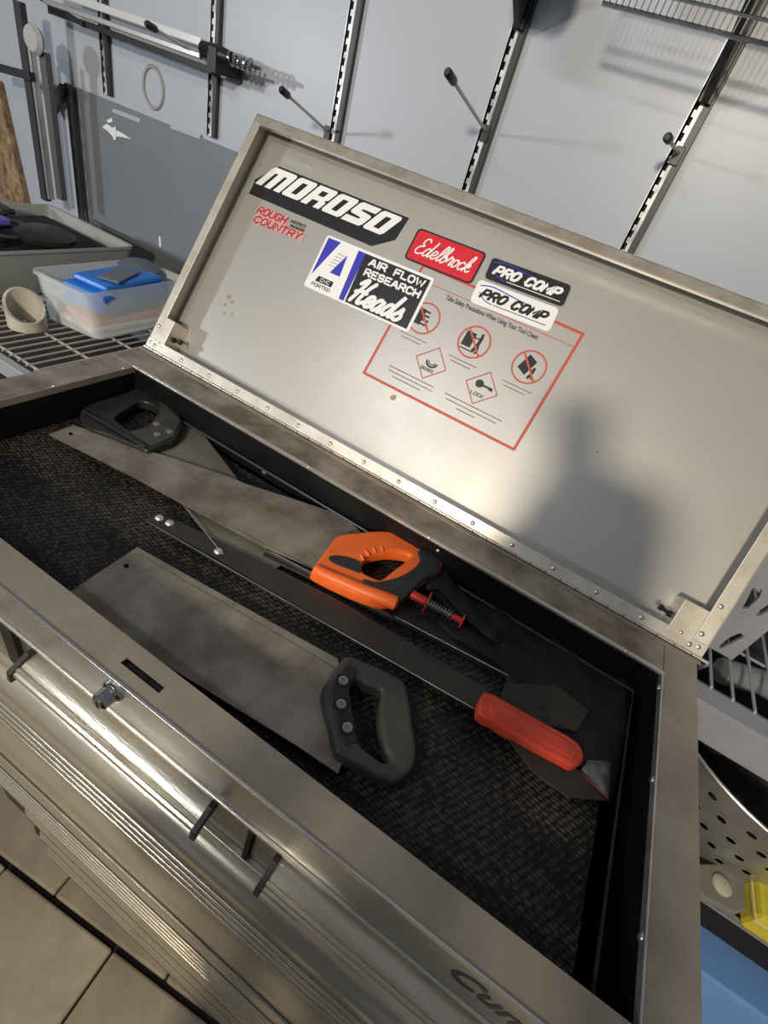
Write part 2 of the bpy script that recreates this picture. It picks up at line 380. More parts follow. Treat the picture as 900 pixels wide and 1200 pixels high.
# ---- left rack
t = thing('rack_post', (-1.42, .7, -.13), 'grey and chrome rack post with a side bar at the far left', 'post')
def vpost(px0, px1, Y, wd, dep, m, name, dx=0):
    a = aty(*px0, Y); c = aty(*px1, Y); b = MB(); b.box((a.x - wd / 2 + dx, Y, c.z), (a.x + wd / 2 + dx, Y + dep, a.z)); return b.build(name, m, t, bevel=.001)
vpost((48, 60), (76, 237), .70, .028, .02, mat('post grey', (.13, .13, .13), .45, .4), 'side_face')
vpost((33, 57), (66, 238), .695, .010, .02, bright, 'chrome_edge')
vpost((18, 0), (58, 238), .70, .03, .02, mat('post dark', (.06, .06, .065), .45, .4), 'angle')
a = aty(-20, 74, .69); c = aty(38, 90, .69); b = MB(); b.bar(a, c, .02, .022); b.build('side_bar', darkgrey, t, bevel=.001)
c0 = aty(40, 46, .69); b = MB(); b.lathe([(0, -.012), (.03, -.012), (.038, 0), (.03, .012), (0, .012)], c0, (0, 1, 0), 20); b.build('cap', cloudgrey, t, smooth=True)
t = thing('slotted_post', (-1.28, .78, -.14), 'dark slotted angle post with a short brace arm beside the rack post', 'post')
Y = .80; a = aty(80, 98, Y); c = aty(101, 262, Y); wd = .034
loops = [[(a.x - wd / 2, c.z), (a.x + wd / 2, c.z), (a.x + wd / 2, a.z), (a.x - wd / 2, a.z)]]; z = c.z + .02
while z < a.z - .05:
    loops.append([(a.x - .003, z), (a.x - .003, z + .03), (a.x + .004, z + .03), (a.x + .004, z)]); z += .062
b = MB(); b.mesh(flat(loops, .002), frame((0, Y, 0), (1, 0, 0), (0, 0, 1))); b.build('slotted_face', darkgrey, t)
p = aty(60, 130, Y); q = aty(76, 104, Y); b = MB(); b.bar(p, q, .03, .02, (0, 1, 0)); b.build('brace', darkgrey, t)

SZ = -.10                        # left shelf level
t = thing('wire_rack_shelf', (-.6, .3, SZ), 'zinc wire rack shelf left of the tool chest', 'shelf')
b = MB(); y = -.03
while y < .56: b.tube([(-1.5, y, SZ - .004), (-.075, y, SZ - .004)], .0028, 6); y += .105
b.tube([(-.075, -.04, SZ - .004), (-.075, .56, SZ - .004)], .004, 6)
b.build('cross_wire', zinc, t, smooth=True)
b = MB(); x = -1.5
while x < -.08: b.tube([(x, -.04, SZ - .0012), (x, .56, SZ - .0012)], .0019, 5); x += .024
b.build('wires', zinc, t, kind='stuff')
b = MB(); b.box((-1.5, -.062, SZ - .035), (-.2, -.044, SZ - .002)); b.build('front_beam', greypaint, t, bevel=.002)
# dark lower shelf / stuff under
b = MB(); b.box((-1.5, 0, SZ - .42), (-.075, .78, SZ - .40)); b.build('lower_shelf', mat('brown lower board', (.055, .04, .03), .7, 0, .8, 20), t)

# clear tub
def tub(t, base4, rim4, z0, z1, m, rimw=.006, wall=.003, name='shell'):
    def rnd(q, r=.22, n=4):
        out = []
        L = len(q)
        for i in range(L):
            p = Vector(q[i]); a = Vector(q[i - 1]); c = Vector(q[(i + 1) % L])
            ra = min(.02, (a - p).length * .3); p1 = p + (a - p).normalized() * ra; p2 = p + (c - p).normalized() * ra
            for k in range(n + 1):
                s = k / n; out.append((p1 * (1 - s) ** 2 + p * 2 * s * (1 - s) + p2 * s * s))
        return out
    bo = rnd(base4); ri = rnd(rim4); n = len(bo); cb = sum(bo, Vector((0, 0))) / n
    rings = []
    def ring(src, z, sc=0.0):
        rings.append([(*(p + (p - cb).normalized() * sc), z) for p in src])
    ring(bo, z0 + wall, -.01); ring(bo, z0 + wall, -wall)
    ring(ri, z1, -wall); ring(ri, z1 + .001, rimw); ring(ri, z1 - .006, rimw); ring(ri, z1 - .006, 0); ring(bo, z0 + .004, .0); ring(bo, z0, -.004)
    vs = [v for r in rings for v in r]; fs = []
    for i in range(len(rings) - 1):
        for k in range(n): fs.append((i * n + k, i * n + (k + 1) % n, (i + 1) * n + (k + 1) % n, (i + 1) * n + k))
    fs.append(list(range(n))); fs.append([(len(rings) - 1) * n + k for k in range(n)][::-1])
    b = MB(); b.add(vs, fs); return b.build(name, m, t, smooth=True)
t = thing('clear_tub', (-.37, .27, SZ), 'small clear plastic tub with blue things in it, on the wire shelf', 'tub')
tub(t, [(-.285, .137), (-.30, .405), (-.435, .375), (-.425, .115)], [(-.305, .137), (-.33, .43), (-.47, .395), (-.455, .12)], SZ, -.004, clearp)
t = thing('blue_pouch', (-.36, .27, -.04), 'blue folded pouch lying in the small clear tub', 'pouch')
b = MB(); M = Matrix.Translation((-.375, .265, -.030)) @ Matrix.Rotation(.15, 4, 'Z')
b.box((-.056, -.105, -.028), (.058, .11, .018), 0, M); b.box((-.045, -.085, .016), (.05, .095, .034), 0, M); b.build('body', bluep, t, bevel=.01)
b = MB(); b.box((-.012, -.065, .035), (.035, .04, .040), 0, M @ Matrix.Rotation(.3, 4, 'Z')); b.build('flap', mat('grey vinyl flap', (.12, .14, .17), .5), t, bevel=.002)
b = MB(); b.lathe([(0, 0), (.045, 0), (.05, .01), (.03, .022), (0, .024)], (-.415, .36, -.010), (0, 0, 1), 20)
tag(b.build('grey_disc', mat('slate disc', (.10, .115, .14), .5), smooth=True), 'dark grey rounded disc standing out of the clear tub behind the blue pouch', 'disc')
b = MB(); b.box((-.41, .14, SZ + .005), (-.31, .37, SZ + .018))
tag(b.build('white_pad', mat('white foam', (.7, .68, .62), .7), bevel=.004), 'white pad at the bottom of the clear tub', 'pad')
b = MB(); b.box((-.405, .15, SZ + .019), (-.312, .36, SZ + .031))
tag(b.build('orange_pad', mat('orange brown card', (.75, .22, .08), .6), bevel=.003), 'orange brown pad between the white pad and blue pouch', 'pad')

# big bin
t = thing('large_bin', (-.74, .22, SZ), 'large cloudy grey bin full of black cables behind the clear tub', 'bin')
tub(t, [(-.56, -.02), (-.56, .445), (-.88, .445), (-.88, -.02)], [(-.552, -.03), (-.552, .455), (-.89, .455), (-.89, -.03)], SZ, -.002, binp, .005, .004)
b = MB(); b.lathe([(0, 0), (.06, 0), (.065, .012), (.05, .022), (0, .026)], (-.615, .26, .000), (0, 0, 1), 24)
tag(b.build('black_case', blackplastic, smooth=True), 'flat round black case in the large bin', 'case')
b = MB()
for k in range(5):
    cx, cy, rr = -.66 - .03 * k, .12 + .05 * ((k * 2) % 3), .05
    b.tube([(cx + rr * math.cos(a), cy + rr * math.sin(a) * 1.2, -.006 + .006 * k + .006 * math.sin(3 * a)) for a in [2 * PI * i / 20 for i in range(20)]], .007, 6, closed=True)
tag(b.build('cable_coil', blackrub, smooth=True), 'tangled black cable coil in the large bin', 'cable')
b = MB(); b.box((-.67, .15, .022), (-.64, .2, .036)); tag(b.build('purple_plug', mat('purple plastic', (.12, .09, .45), .4), bevel=.004), 'small purple plug on the black cables in the large bin', 'plug')
b = MB(); b.box((-.87, -.0, SZ + .01), (-.57, .43, -.018)); tag(b.build('black_bag', fabric, bevel=.02), 'black bag filling the bottom of the large bin', 'bag')

# cream pipe offcut
t = thing('pipe_offcut', (-.395, .055, SZ), 'short cream plastic pipe offcut cut at a slant on the wire shelf', 'pipe')
n = 32; r = .036; c = Vector((-.400, .060, SZ)); vs = []; fs = []
for ring_, (rr, top) in enumerate(((r, 0), (r * 1.02, 1), (r * .86, 1), (r * .84, 0))):
    for k in range(n):
        a = 2 * PI * k / n; x_, y_ = math.cos(a), math.sin(a)
        h = (.046 - .030 * (x_ * .75) + .010 * y_) if top else .001
        vs.append(c + Vector((x_ * rr, y_ * rr, h * (1.0 if top else 1))))
for i in range(4):
    for k in range(n): fs.append((i * n + k, i * n + (k + 1) % n, ((i + 1) % 4) * n + (k + 1) % n, ((i + 1) % 4) * n + k))
b = MB(); b.add(vs, fs); b.build('ring', pvc, t, smooth=True)

# ---- right rack
t = thing('side_rack', (1.4, .45, FZ), 'grey painted rack with wire decks standing right of the tool chest', 'rack')
DZ = -.152
b = MB(); b.box((1.03, .175, -.228), (2.3, .20, DZ)); b.box((1.03, .178, DZ - .002), (2.3, .222, DZ + .002)); b.build('upper_beam', greypaint, t, bevel=.003)
b = MB(); b.box((1.03, .18, -.70), (2.3, .205, -.60)); b.build('lower_beam', mat('black beam', (.012, .012, .013), .4), t, bevel=.003)
b = MB(); b.box((1.03, .20, -.612), (2.3, .80, -.60)); b.build('lower_deck', mat('lower deck', (.20, .19, .17), .6, 0, .6, 12), t)
b = MB(); b.box((1.03, .166, -.603), (2.3, .181, -.598)); b.build('deck_lip', greypaint, t)
b = MB(); y = .30
b.tube([(1.03, .225, DZ - .002), (2.3, .225, DZ - .002)], .003, 6)
for y in (.225, .37, .52, .67): b.tube([(1.03, y, DZ - .002), (2.3, y, DZ - .002)], .003, 6)
b.build('cross_wire', greypaint, t, smooth=True)
x = 1.045; wire = None
while x < 1.62:
    if wire is None:
        b = MB(); b.tube([(x, .21, DZ - .012), (x, .222, DZ + .004), (x, .79, DZ + .004)], .0028, 6); wire = b.build('wire', greypaint, t, smooth=True); wx = x
    else:
        o = wire.copy(); COL.objects.link(o); o.location = Vector(wire.location) + Vector((x - wx, 0, 0))
    x += .037
# post of rack
b = MB(); b.box((2.26, .18, FZ), (2.3, .22, .1)); b.box((2.26, .76, FZ), (2.3, .8, .1)); b.build('post', greypaint, t)
b = MB(); b.box((1.03, .76, FZ), (1.07, .8, .1)); b.box((1.03, .18, FZ), (1.06, .205, DZ)); b.build('post', greypaint, t)

# slotted grey plate
t = thing('stamped_side_sheet', (1.1, .32, DZ), 'grey stamped metal panel with slanting slots standing right of the lid', 'panel')
Yp = .32
def pp(lst): return [(q.x, q.z) for q in [aty(x, y, Yp) for x, y in lst]]
A = crop(800, 640, 1 / 8.57, [(595, 620), (640, 540), (700, 410), (795, 425), (770, 500), (650, 615)])
B_ = crop(800, 640, 1 / 8.57, [(725, 690), (780, 630), (880, 560), (940, 530), (930, 590), (857, 640), (760, 692)])
C_ = crop(800, 640, 1 / 8.57, [(350, 1010), (460, 910), (575, 862), (620, 895), (500, 960), (380, 1017)])
D_ = crop(800, 760, 1 / 8.57, [(130, 195), (225, 140), (270, 160), (150, 215)])
outer = [(1.02, DZ + .010), (1.156, DZ + .010), (1.156, .30), (1.02, .30)]
b = MB(); b.mesh(flat([outer] + [pp(q) for q in (A, B_, C_, D_)], .004, .001, 1), frame((0, Yp, 0), (1, 0, 0), (0, 0, 1))); b.build('panel', greypaint, t)
b = MB(); b.box((1.02, Yp + .005, .01), (1.12, Yp + .008, .28)); b.build('liner', mat('grey liner', (.10, .105, .11), .6), t)

# stuff on upper deck / below
b = MB(); b.box((1.24, .44, -.34), (1.6, .72, -.20)); tag(b.build('dark_crate', mat('dark crate', (.03, .033, .036), .6, 0, .6, 10), bevel=.02), 'dark crate under the wire deck right of the chest', 'crate')
b = MB(); b.lathe([(0, 0), (.03, 0), (.032, .1), (.012, .13), (.012, .15), (0, .15)], (1.12, .28, -.50), (0, .0, 1), 16)
tag(b.build('green_bottle', mat('green glass', (.008, .04, .02), .3), smooth=True), 'dark green bottle seen through the wire deck', 'bottle')
b = MB(); b.tube([(1.18, .36, -.205), (1.26, .385, -.20), (1.36, .38, -.20)], .026, 10); tag(b.build('white_bag', mat('white film', (.22, .23, .24), .35), smooth=True), 'crumpled whitish bag seen through the wire deck', 'bag')

# perforated drum on lower deck
t = thing('perforated_drum', (1.42, .47, -.60), 'perforated metal drum full of dark parts on the lower rack deck', 'drum')
cx, cy, rr = 1.44, .49, .305; zr = -.35; zb = -.598
b = MB(); nseg = 96; rows = 10; vs = []; fs = []
def drp(a, z):
    k = (z - zb) / (zr - zb); r_ = rr * (.80 + .20 * k); return (cx + r_ * math.cos(a), cy + r_ * math.sin(a), z)
# panel built from quads with holes: unfilled cells get an octagonal hole
NA, NZ = 46, 8
for i in range(NA):
    for j in range(NZ):
        a0, a1 = 2 * PI * i / NA, 2 * PI * (i + 1) / NA; z0_, z1_ = zb + (zr - zb) * j / NZ, zb + (zr - zb) * (j + 1) / NZ
        k0 = len(vs)
        if (i + j) % 2 == 0 and 0 < j < NZ - 1:
            am, zm = (a0 + a1) / 2, (z0_ + z1_) / 2
            sq = [(a0, z0_), (am, z0_), (a1, z0_), (a1, zm), (a1, z1_), (am, z1_), (a0, z1_), (a0, zm)]
            hl = [(am + (a1 - a0) * .24 * math.cos(PI * (1.25 + q / 4)), zm + (z1_ - z0_) * .24 * math.sin(PI * (1.25 + q / 4))) for q in range(8)]
            vs += [drp(*q) for q in sq] + [drp(*q) for q in hl]
            for q in range(8): fs.append((k0 + q, k0 + (q + 1) % 8, k0 + 8 + (q + 1) % 8, k0 + 8 + q))
        else:
            vs += [drp(a0, z0_), drp(a1, z0_), drp(a1, z1_), drp(a0, z1_)]; fs.append((k0, k0 + 1, k0 + 2, k0 + 3))
b.add(vs, fs); dw = b.build('perforated_wall', galv, t)
b = MB(); b.tube([(cx + rr * 1.003 * math.cos(a), cy + rr * 1.003 * math.sin(a), zr) for a in [2 * PI * k / 64 for k in range(64)]], .004, 8, closed=True); b.build('rim', bright, t, smooth=True)
b = MB(); b.lathe([(0, 0), (rr * .8, 0)], (cx, cy, zb + .001), (0, 0, 1), 48); b.build('base', galv, t)
for k, (x, y, z, r_, lab) in enumerate([(1.29, .38, -.36, .045, 'black round cover leaning at the left inside the drum'), (1.40, .36, -.35, .042, 'grey geared wheel inside the drum'), (1.50, .40, -.37, .05, 'black motor casting at the right inside the drum')]):
    b = MB(); ax = Vector((-.3, -.5, .8)); b.lathe([(0, .02), (r_ * .25, .02), (r_ * .3, .01), (r_ * .75, .008), (r_ * .8, .018), (r_, .016), (r_, -.02), (0, -.02)], (x, y, z), ax, 24)
    tag(b.build('machine_part', mat('part grey', [(.03, .035, .04), (.10, .10, .10), (.03, .03, .035)][k], .4, .3), smooth=True), lab, 'part', 'machine parts in the drum')
b = MB(); b.lathe([(0, .0), (.2, 0), (.255, .11), (.0, .13)], (cx, cy, -.58), (0, 0, 1), 24); tag(b.build('dark_rags', mat('dark rags', (.015, .015, .017), .8)), 'dark heap filling the bottom of the drum', 'rags')
# bag and yellow box on lower deck, tote
b = MB(); q = [atz(x, y, -.57) for x, y in ((815, 1012), (848, 1012), (893, 1042), (890, 1062), (862, 1071), (815, 1045))]
b.mesh(flat([[(p.x, p.y) for p in q]], .012, .004), Matrix.Translation((0, 0, -.582)))
bagm = mat('cloudy bag', (.34, .33, .29), .25, 0, .4, 18, .6, 30, (.22, .21, .18), alpha=.75)
tb = tag(b.build('clear_bag', bagm, smooth=True), 'cloudy clear plastic bag with a pale button on the lower deck edge', 'bag')
c0 = atz(847, 1037, -.566); b = MB(); b.lathe([(0, .004), (.014, .004), (.02, 0), (.02, -.006)], c0, (0, 0, 1), 16)
tag(b.build('pale_knob', mat('pale knob', (.55, .54, .42), .4), smooth=True), 'pale round knob showing on the cloudy bag', 'knob')
t = thing('yellow_case', (1.62, .3, -.60), 'yellow plastic case at the right edge beside the perforated drum', 'case')
q0 = atz(889, 1035, -.53); b = MB(); M = Matrix.Translation((q0.x, q0.y - .01, -.597)) @ Matrix.Rotation(.0, 4, 'Z'); b.box((0, -.055, 0), (.2, .03, .068), 0, M); b.build('body', yellow, t, bevel=.01)
b = MB(); b.box((-.003, -.058, .045), (.203, .033, .052), 0, M); b.build('lid_seam', mat('pale yellow', (.75, .68, .25), .4), t, bevel=.001)
t = thing('blue_tote', (1.8, .4, FZ), 'blue plastic tote with a rimmed lid under the rack', 'tote')
b = MB(); b.box((1.25, .13, -.80), (2.25, .72, -.765)); b.build('lid', tote, t, bevel=.006)
b = MB(); b.box((1.27, .155, FZ + .02), (2.22, .70, -.80)); b.build('body', tote, t, bevel=.02)

# ================================================================== TOOL CHEST
XL, XR = -.0543, .9951; YB = .0687; YF = -.4034; D = .3665; W = .95
chest = thing('tool_chest', (.47, -.17, FZ), 'long steel rolling tool chest with its lid open and a black tray on top', 'tool chest')
def plate(name, lo, hi, m, par=chest, bevel=.001, **k): b = MB(); b.box(lo, hi); return b.build(name, m, par, bevel=bevel, **k)
# body shell
b = MB(); b.box((XL, YF + .012, -1.12), (XR, YB - .002, -.066)); b.build('body', mat('dark body steel', (.05, .048, .045), .45, .5), chest)
for x in (.02, .92):
    for y in (-.34, .0):
        b = MB(); b.lathe([(0, -.016), (.045, -.016), (.05, 0), (.045, .016), (0, .016)], (x, y, FZ + .05), (1, 0, 0), 24); b.box((x - .03, y - .03, FZ + .085), (x + .03, y + .03, -1.12)); b.build('caster', blackrub, chest, smooth=True)
# top rails
plate('back_rail', (XL, 0, -.004), (W + .0, YB + .001, 0), steel_dirty)
plate('right_rail', (W + .0006, YF, -.004), (XR, YB + .001, 0), steel)
plate('left_rail', (XL, -D, -.004), (0, -.0006, 0), steel_dirty)
sl = [atz(x, y, 0) for x, y in ((143, 783), (149, 779), (195, 814), (189, 819))]
b = MB(); b.mesh(flat([[(XL, YF), (W, YF), (W, -D), (XL, -D)], [(.452, -.3895), (.501, -.3895), (.501, -.3815), (.452, -.3815)]], .002), Matrix.Translation((0, 0, -.002)))
b.build('front_rail', steel, chest)
plate('slot_backing', (.44, -.395, -.03), (.51, -.376, -.006), gapshade)
plate('side_panel', (XR - .002, YF, -.09), (XR, YB, -.004), steel)
plate('side_panel', (XL, YF, -.09), (XL + .002, YB, -.004), steel)
plate('back_panel', (XL, YB - .002, -.09), (XR, YB, -.004), steel)
# bright inner edge strips
plate('edge_strip', (-.002, -.0015, -.001), (W + .002, .0055, .0016), bright)
plate('edge_strip', (W - .0014, -D, -.008), (W + .0006, 0, .0006), bright, bevel=0)
plate('edge_strip', (-.0006, -D, -.010), (.0014, 0, .0008), steel, bevel=0)
plate('edge_strip', (XL, YF - .0016, -.002), (XR, YF + .0008, .0016), mat('polished edge', (.95, .93, .88), .22, 1), bevel=.0004)
# tray liner
b = MB(); TZ = -.066
b.box((-.004, 0, TZ), (W + .004, .004, -.004)); b.box((-.004, -D - .004, TZ), (W + .004, -D, -.004)); b.box((-.004, -D, TZ), (0, 0, -.004)); b.box((W, -D, TZ), (W + .004, 0, -.004)); b.box((-.004, -D - .004, TZ - .002), (W + .004, .004, TZ))
b.build('tray', liner, chest)
b = MB(); b.tube([(.0, -.006, -.046), (W - .012, -.006, -.046), (W - .014, -D, -.046)], .0022, 6); b.build('liner_ledge', mat('ledge black', (.03, .031, .034), .35), chest, smooth=True)
# mat
b = MB(); nx, ny = 60, 26; vs = []; fs = []
xm0, xm1, ym0, ym1 = .002, .925, -D + .002, -.012
for j in range(ny + 1):
    for i in range(nx + 1):
        x = xm0 + (xm1 - xm0) * i / nx; y = ym0 + (ym1 - ym0) * j / ny
        vs.append((x, y, -.0615 + .0009 * math.sin(x * 31 + y * 17) * math.sin(y * 41)))
for j in range(ny):
    for i in range(nx): k = j * (nx + 1) + i; fs.append((k, k + 1, k + nx + 2, k + nx + 1))
b.add(vs, fs); mo = b.build('tray_mat', matm, chest, smooth=True)

# front flange and lettering
plate('front_flange', (XL, YF, -.062), (XR, YF + .003, -.002), mat('flange steel', (.50, .49, .45), .34, .85, .45, 9, .1, 160, (.30, .28, .24), rn=.08), bevel=.0006)
b = MB(); me = text_mesh('Cummins', .25, .02); b.mesh(me, frame((.822, YF - .0006, -.040), (.135, 0, 0), (0, 0, .026), (0, -1, 0)))
o_ = b.build('lettering', mat('dark lettering', (.03, .03, .025), .4), chest)
# lock
t = chest
b = MB(); c = Vector((.4605, YF, -.020)); b.lathe([(.012, 0), (.012, .004), (.009, .006), (.0085, .016), (.006, .018), (0, .018)], c, (0, -1, 0), 20); lk = b.build('lock', chrome, chest, smooth=True)
b = MB(); b.box((c.x - .001, YF - .0185, c.z - .005), (c.x + .001, YF - .0175, c.z + .005)); b.build('keyhole', gapshade, lk)

# drawers
def pullprof(z, dep=.025, h=.035):
    y0 = YF + .004
    pr = [(y0, z + h), (y0 - .002, z + h + .002), (y0 - dep * .35, z + h * .80), (y0 - dep * .7, z + h * .52), (y0 - dep * .93, z + h * .22), (y0 - dep, z + h * .05), (y0 - dep - .0025, z), (y0 - dep - .002, z - .005),
          (y0 - dep + .001, z - .004), (y0 - dep + .0015, z + .002), (y0 - dep * .7, z + h * .35), (y0 - dep * .3, z + h * .6), (y0, z + h - .006)]
    return pr
def shelfpull(z, dep, lipw=1):
    y0 = YF + .006; o = y0 - dep
    return [(y0, z + .012), (y0 - .004, z + .0125), (o + .012, z + .010), (o + .007, z + .007), (o + .0065, z + .0085), (o + .003, z + .0085), (o + .0025, z + .005), (o, z + .004), (o - .001, z), (o, z - .005), (o + .002, z - .006), (o + .002, z - .001), (o + .009, z + .004), (y0, z + .007)]
def drawer(x0, x1, z0, z1, pz, px0, px1, dep=.031, caps=False, prof=None, ribs=0):
    b = MB(); b.box((x0, YF + .004, z0), (x1, YF + .012, z1)); d = b.build('drawer', facem, chest)
    b = MB(); b.extr(prof or shelfpull(pz, dep), px0, px1); b.build('drawer_pull', pullm, d, smooth=True)
    if caps:
        for x in caps:
            pr = shelfpull(pz, dep); b = MB(); y0 = YF + .005
            b.extr([(y0, pz + .018), (y0 - .012, pz + .017), (y0 - dep - .002, pz + .006), (y0 - dep - .0035, pz - .008), (y0 - dep + .002, pz - .009), (y0 - dep + .006, pz - .001), (y0, pz + .008)], x - .003, x + .003)
            b.build('end_cap', blackplastic, d, bevel=.0006)
    if prof: b = MB(); z_ = prof[-2][1]; b.box((px0, prof[-2][0] - .0035, z_ - .012), (px1, YF + .004, z_ - .0005)); b.build('shadow_gap', gapshade, d)
    return d
drawer(XL + .012, .293, -.150, -.066, -.094, XL + .02, .25, caps=(.25,))
drawer(.299, .628, -.150, -.066, -.094, .333, .588, caps=(.333, .588))
drawer(.635, .985, -.150, -.066, -.094, .664, .98, caps=(.664,))
plate('divider', (.629, YF - .002, -.153), (.634, YF + .01, -.069), gapshade, bevel=0)
plate('divider', (.276, YF - .002, -.153), (.2985, YF + .01, -.069), gapshade, bevel=0)
plate('drawer_sill', (XL + .006, YF - .003, -.165), (XR - .006, YF + .01, -.153), pullm)
plate('bead_strip', (XL + .006, YF - .003, -.069), (XR - .006, YF + .004, -.064), bright, bevel=.001)
def curved(z, h, dep):
    y0 = YF + .006; pr = [(y0, z + h + .006), (y0 - .005, z + h + .006), (y0 - .005, z + h + .001)]
    dep -= .0
    for k in range(9):
        a = k / 8 * PI / 2; pr.append((y0 - .005 - (dep - .005) * math.sin(a), z + h * math.cos(a)))
    pr += [(y0 - dep - .002, z - .004), (y0 - dep + .002, z - .006), (y0, z - .006)]
    return pr
drawer(XL + .012, .985, -.235, -.170, -.2, XL + .012, .985, prof=curved(-.205, .028, .029))
for z in (-.222, -.245, -.268, -.291): 
    plate('trim_strip', (XL + .012, YF - .027, z), (.985, YF + .008, z + .009), pullm, bevel=.0015)
    plate('gap_shade_line', (XL + .012, YF - .021, z + .0088), (.985, YF - .016, z + .0096), gapshade, bevel=0); plate('gap_shade_line', (XL + .012, YF - .011, z + .0088), (.985, YF - .001, z + .0096), gapshade, bevel=0)  # black strips on the trim tops paint in the shade lines
drawer(XL + .012, .985, -.47, -.300, -.45, XL + .012, .985, prof=curved(-.45, .10, .030))
plate('trim_strip', (XL + .012, YF - .028, -.477), (.985, YF + .008, -.469), pullm, bevel=.001)
drawer(XL + .012, .985, -.56, -.48, -.54, XL + .012, .985, prof=curved(-.54, .05, .030))
zz = -.575
for i in range(6):
    plate('trim_strip', (XL + .012 + .002 * i, YF - .024, zz), (.985, YF + .008, zz + .014), pullm, bevel=.002)
    plate('gap_shade_line', (XL + .02, YF - .018, zz + .0138), (.985, YF - .010, zz + .0146), gapshade, bevel=0); zz -= .029  # shade line painted on each lower trim as a black strip
e1, e2, e3 = [aty(x_, y_, YF - .022) for x_, y_ in ((6, 912), (24, 940), (34, 962))]
drawer(e1.x, .985, -.83, -.75, -.82, e1.x, .985, prof=curved(-.82, .05, .024))
drawer(e2.x, .985, -.93, -.84, -.92, e2.x, .985, prof=curved(-.92, .05, .023))
drawer(e3.x, .985, -1.05, -.94, -1.04, e3.x, .985, prof=curved(-1.04, .06, .023))
# ------------------------------------------------------------------ LID
AL = .9916073; LXL, LXR = -.0543, .9993; LL = .463; DP = .038
hd = Vector((0, math.cos(AL), math.sin(AL))); nb = Vector((0, math.sin(AL), -math.cos(AL)))   # up the lid / away from viewer
H0 = Vector((0, YB + .001, .0015))
LM = frame(H0, (1, 0, 0), hd, -nb)        # local: x along chest, y up the lid, z towards viewer (lip plane at 0, panel at -DP)
def lb(b, lo, hi, mi=0): b.box(lo, hi, mi, LM)
def lidpt(x, y, d): p = onp(x, y, H0 + nb * d, nb); q = p - H0; return (q.x, q.dot(hd))
b = MB()
lb(b, (LXL, 0, -DP - .0015), (LXR, LL, -DP))
b.build('x', lidm) if False else None
lid = b.build('lid', lidm, chest)
FLW = .0165
b = MB(); lb(b, (LXL, LL - .0015, -DP), (LXR, LL, 0)); lb(b, (LXL, 0, -DP), (LXL + .0015, LL, 0)); lb(b, (LXR - .0015, 0, -DP), (LXR, LL, 0)); lb(b, (LXL, 0, -DP), (LXR, .0015, 0)); b.build('side_wall', lidm, lid)
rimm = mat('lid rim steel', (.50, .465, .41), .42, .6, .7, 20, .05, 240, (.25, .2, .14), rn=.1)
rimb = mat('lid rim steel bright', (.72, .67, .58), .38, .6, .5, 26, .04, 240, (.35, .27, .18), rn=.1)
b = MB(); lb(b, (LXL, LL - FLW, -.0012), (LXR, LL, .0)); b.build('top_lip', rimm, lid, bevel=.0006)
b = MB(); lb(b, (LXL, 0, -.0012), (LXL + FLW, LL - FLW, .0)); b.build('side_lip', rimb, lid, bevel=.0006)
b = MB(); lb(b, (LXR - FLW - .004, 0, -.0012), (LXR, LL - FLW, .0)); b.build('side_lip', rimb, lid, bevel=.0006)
b = MB(); lb(b, (LXL + FLW, LL - FLW - .0012, -.006), (LXR - FLW, LL - FLW, .0008)); b.build('lip_edge', bright, lid)
# hinge: leaf on lid + knuckle line + leaf on rail
b = MB(); lb(b, (LXL, .001, 0), (LXR, .019, .0012)); hinge = b.build('hinge', hingem, chest, bevel=.0004)
b = MB(); kn = LXL
while kn < LXR - .01: b.tube([LM @ Vector((kn, -.0005, .002)), LM @ Vector((kn + .0225, -.0005, .002))], .0022, 8); kn += .0242
b.build('knuckles', hingem, hinge, smooth=True)
b = MB(); b.box((LXL, YB - .012, 0.0001), (LXR, YB - .001, .0012)); b.build('lower_leaf', steel, hinge)
b = MB(); b.box((LXL, YB - .0045, .0008), (LXR, YB - .002, .0016)); b.build('gap_shade_line', gapshade, hinge)
def screw(P, N, par, r=.0032):
    b = MB(); b.lathe([(r * 1.15, 0), (r, .0008), (r * .5, .0015), (0, .0016)], P, N, 12); s = b.build('screw', screwm, par, smooth=True)
    return s
def dark_dot(P, N, par, r): b = MB(); b.lathe([(0, .0018), (r, .0018), (r, .0012)], P, N, 8); return b
for i in range(16):
    u = -.035 + i * .0675; P = LM @ Vector((u, .0095, .0012)); screw(P, -nb, hinge)
for x_, y_ in ((183, 397), (195, 372), (648, 758)): pass
for u, v in ((-.046, .045), (-.046, .012), (.989, .012), (.984, .03), (.986, .075)): screw(LM @ Vector((u, v, .0005)), -nb, lid)
up = Vector((0, 0, 1))
for x_ in (.06, .38, .60, .9): screw((x_, .002, .0016), up, chest, .0026)
for x_, y_ in ((-.003, -.018), (-.003, -.14), (-.003, -.26)): screw((x_, y_, 0), up, chest, .0026)
for y_ in (-.02, -.155, -.305): screw((W - .0014, y_, -.006), (-1, 0, 0), chest, .0036)
screw((.30, .0, -.055), (0, -1, .2), chest, .004); screw((.62, .0, -.012), (0, -1, .2), chest, .0026)

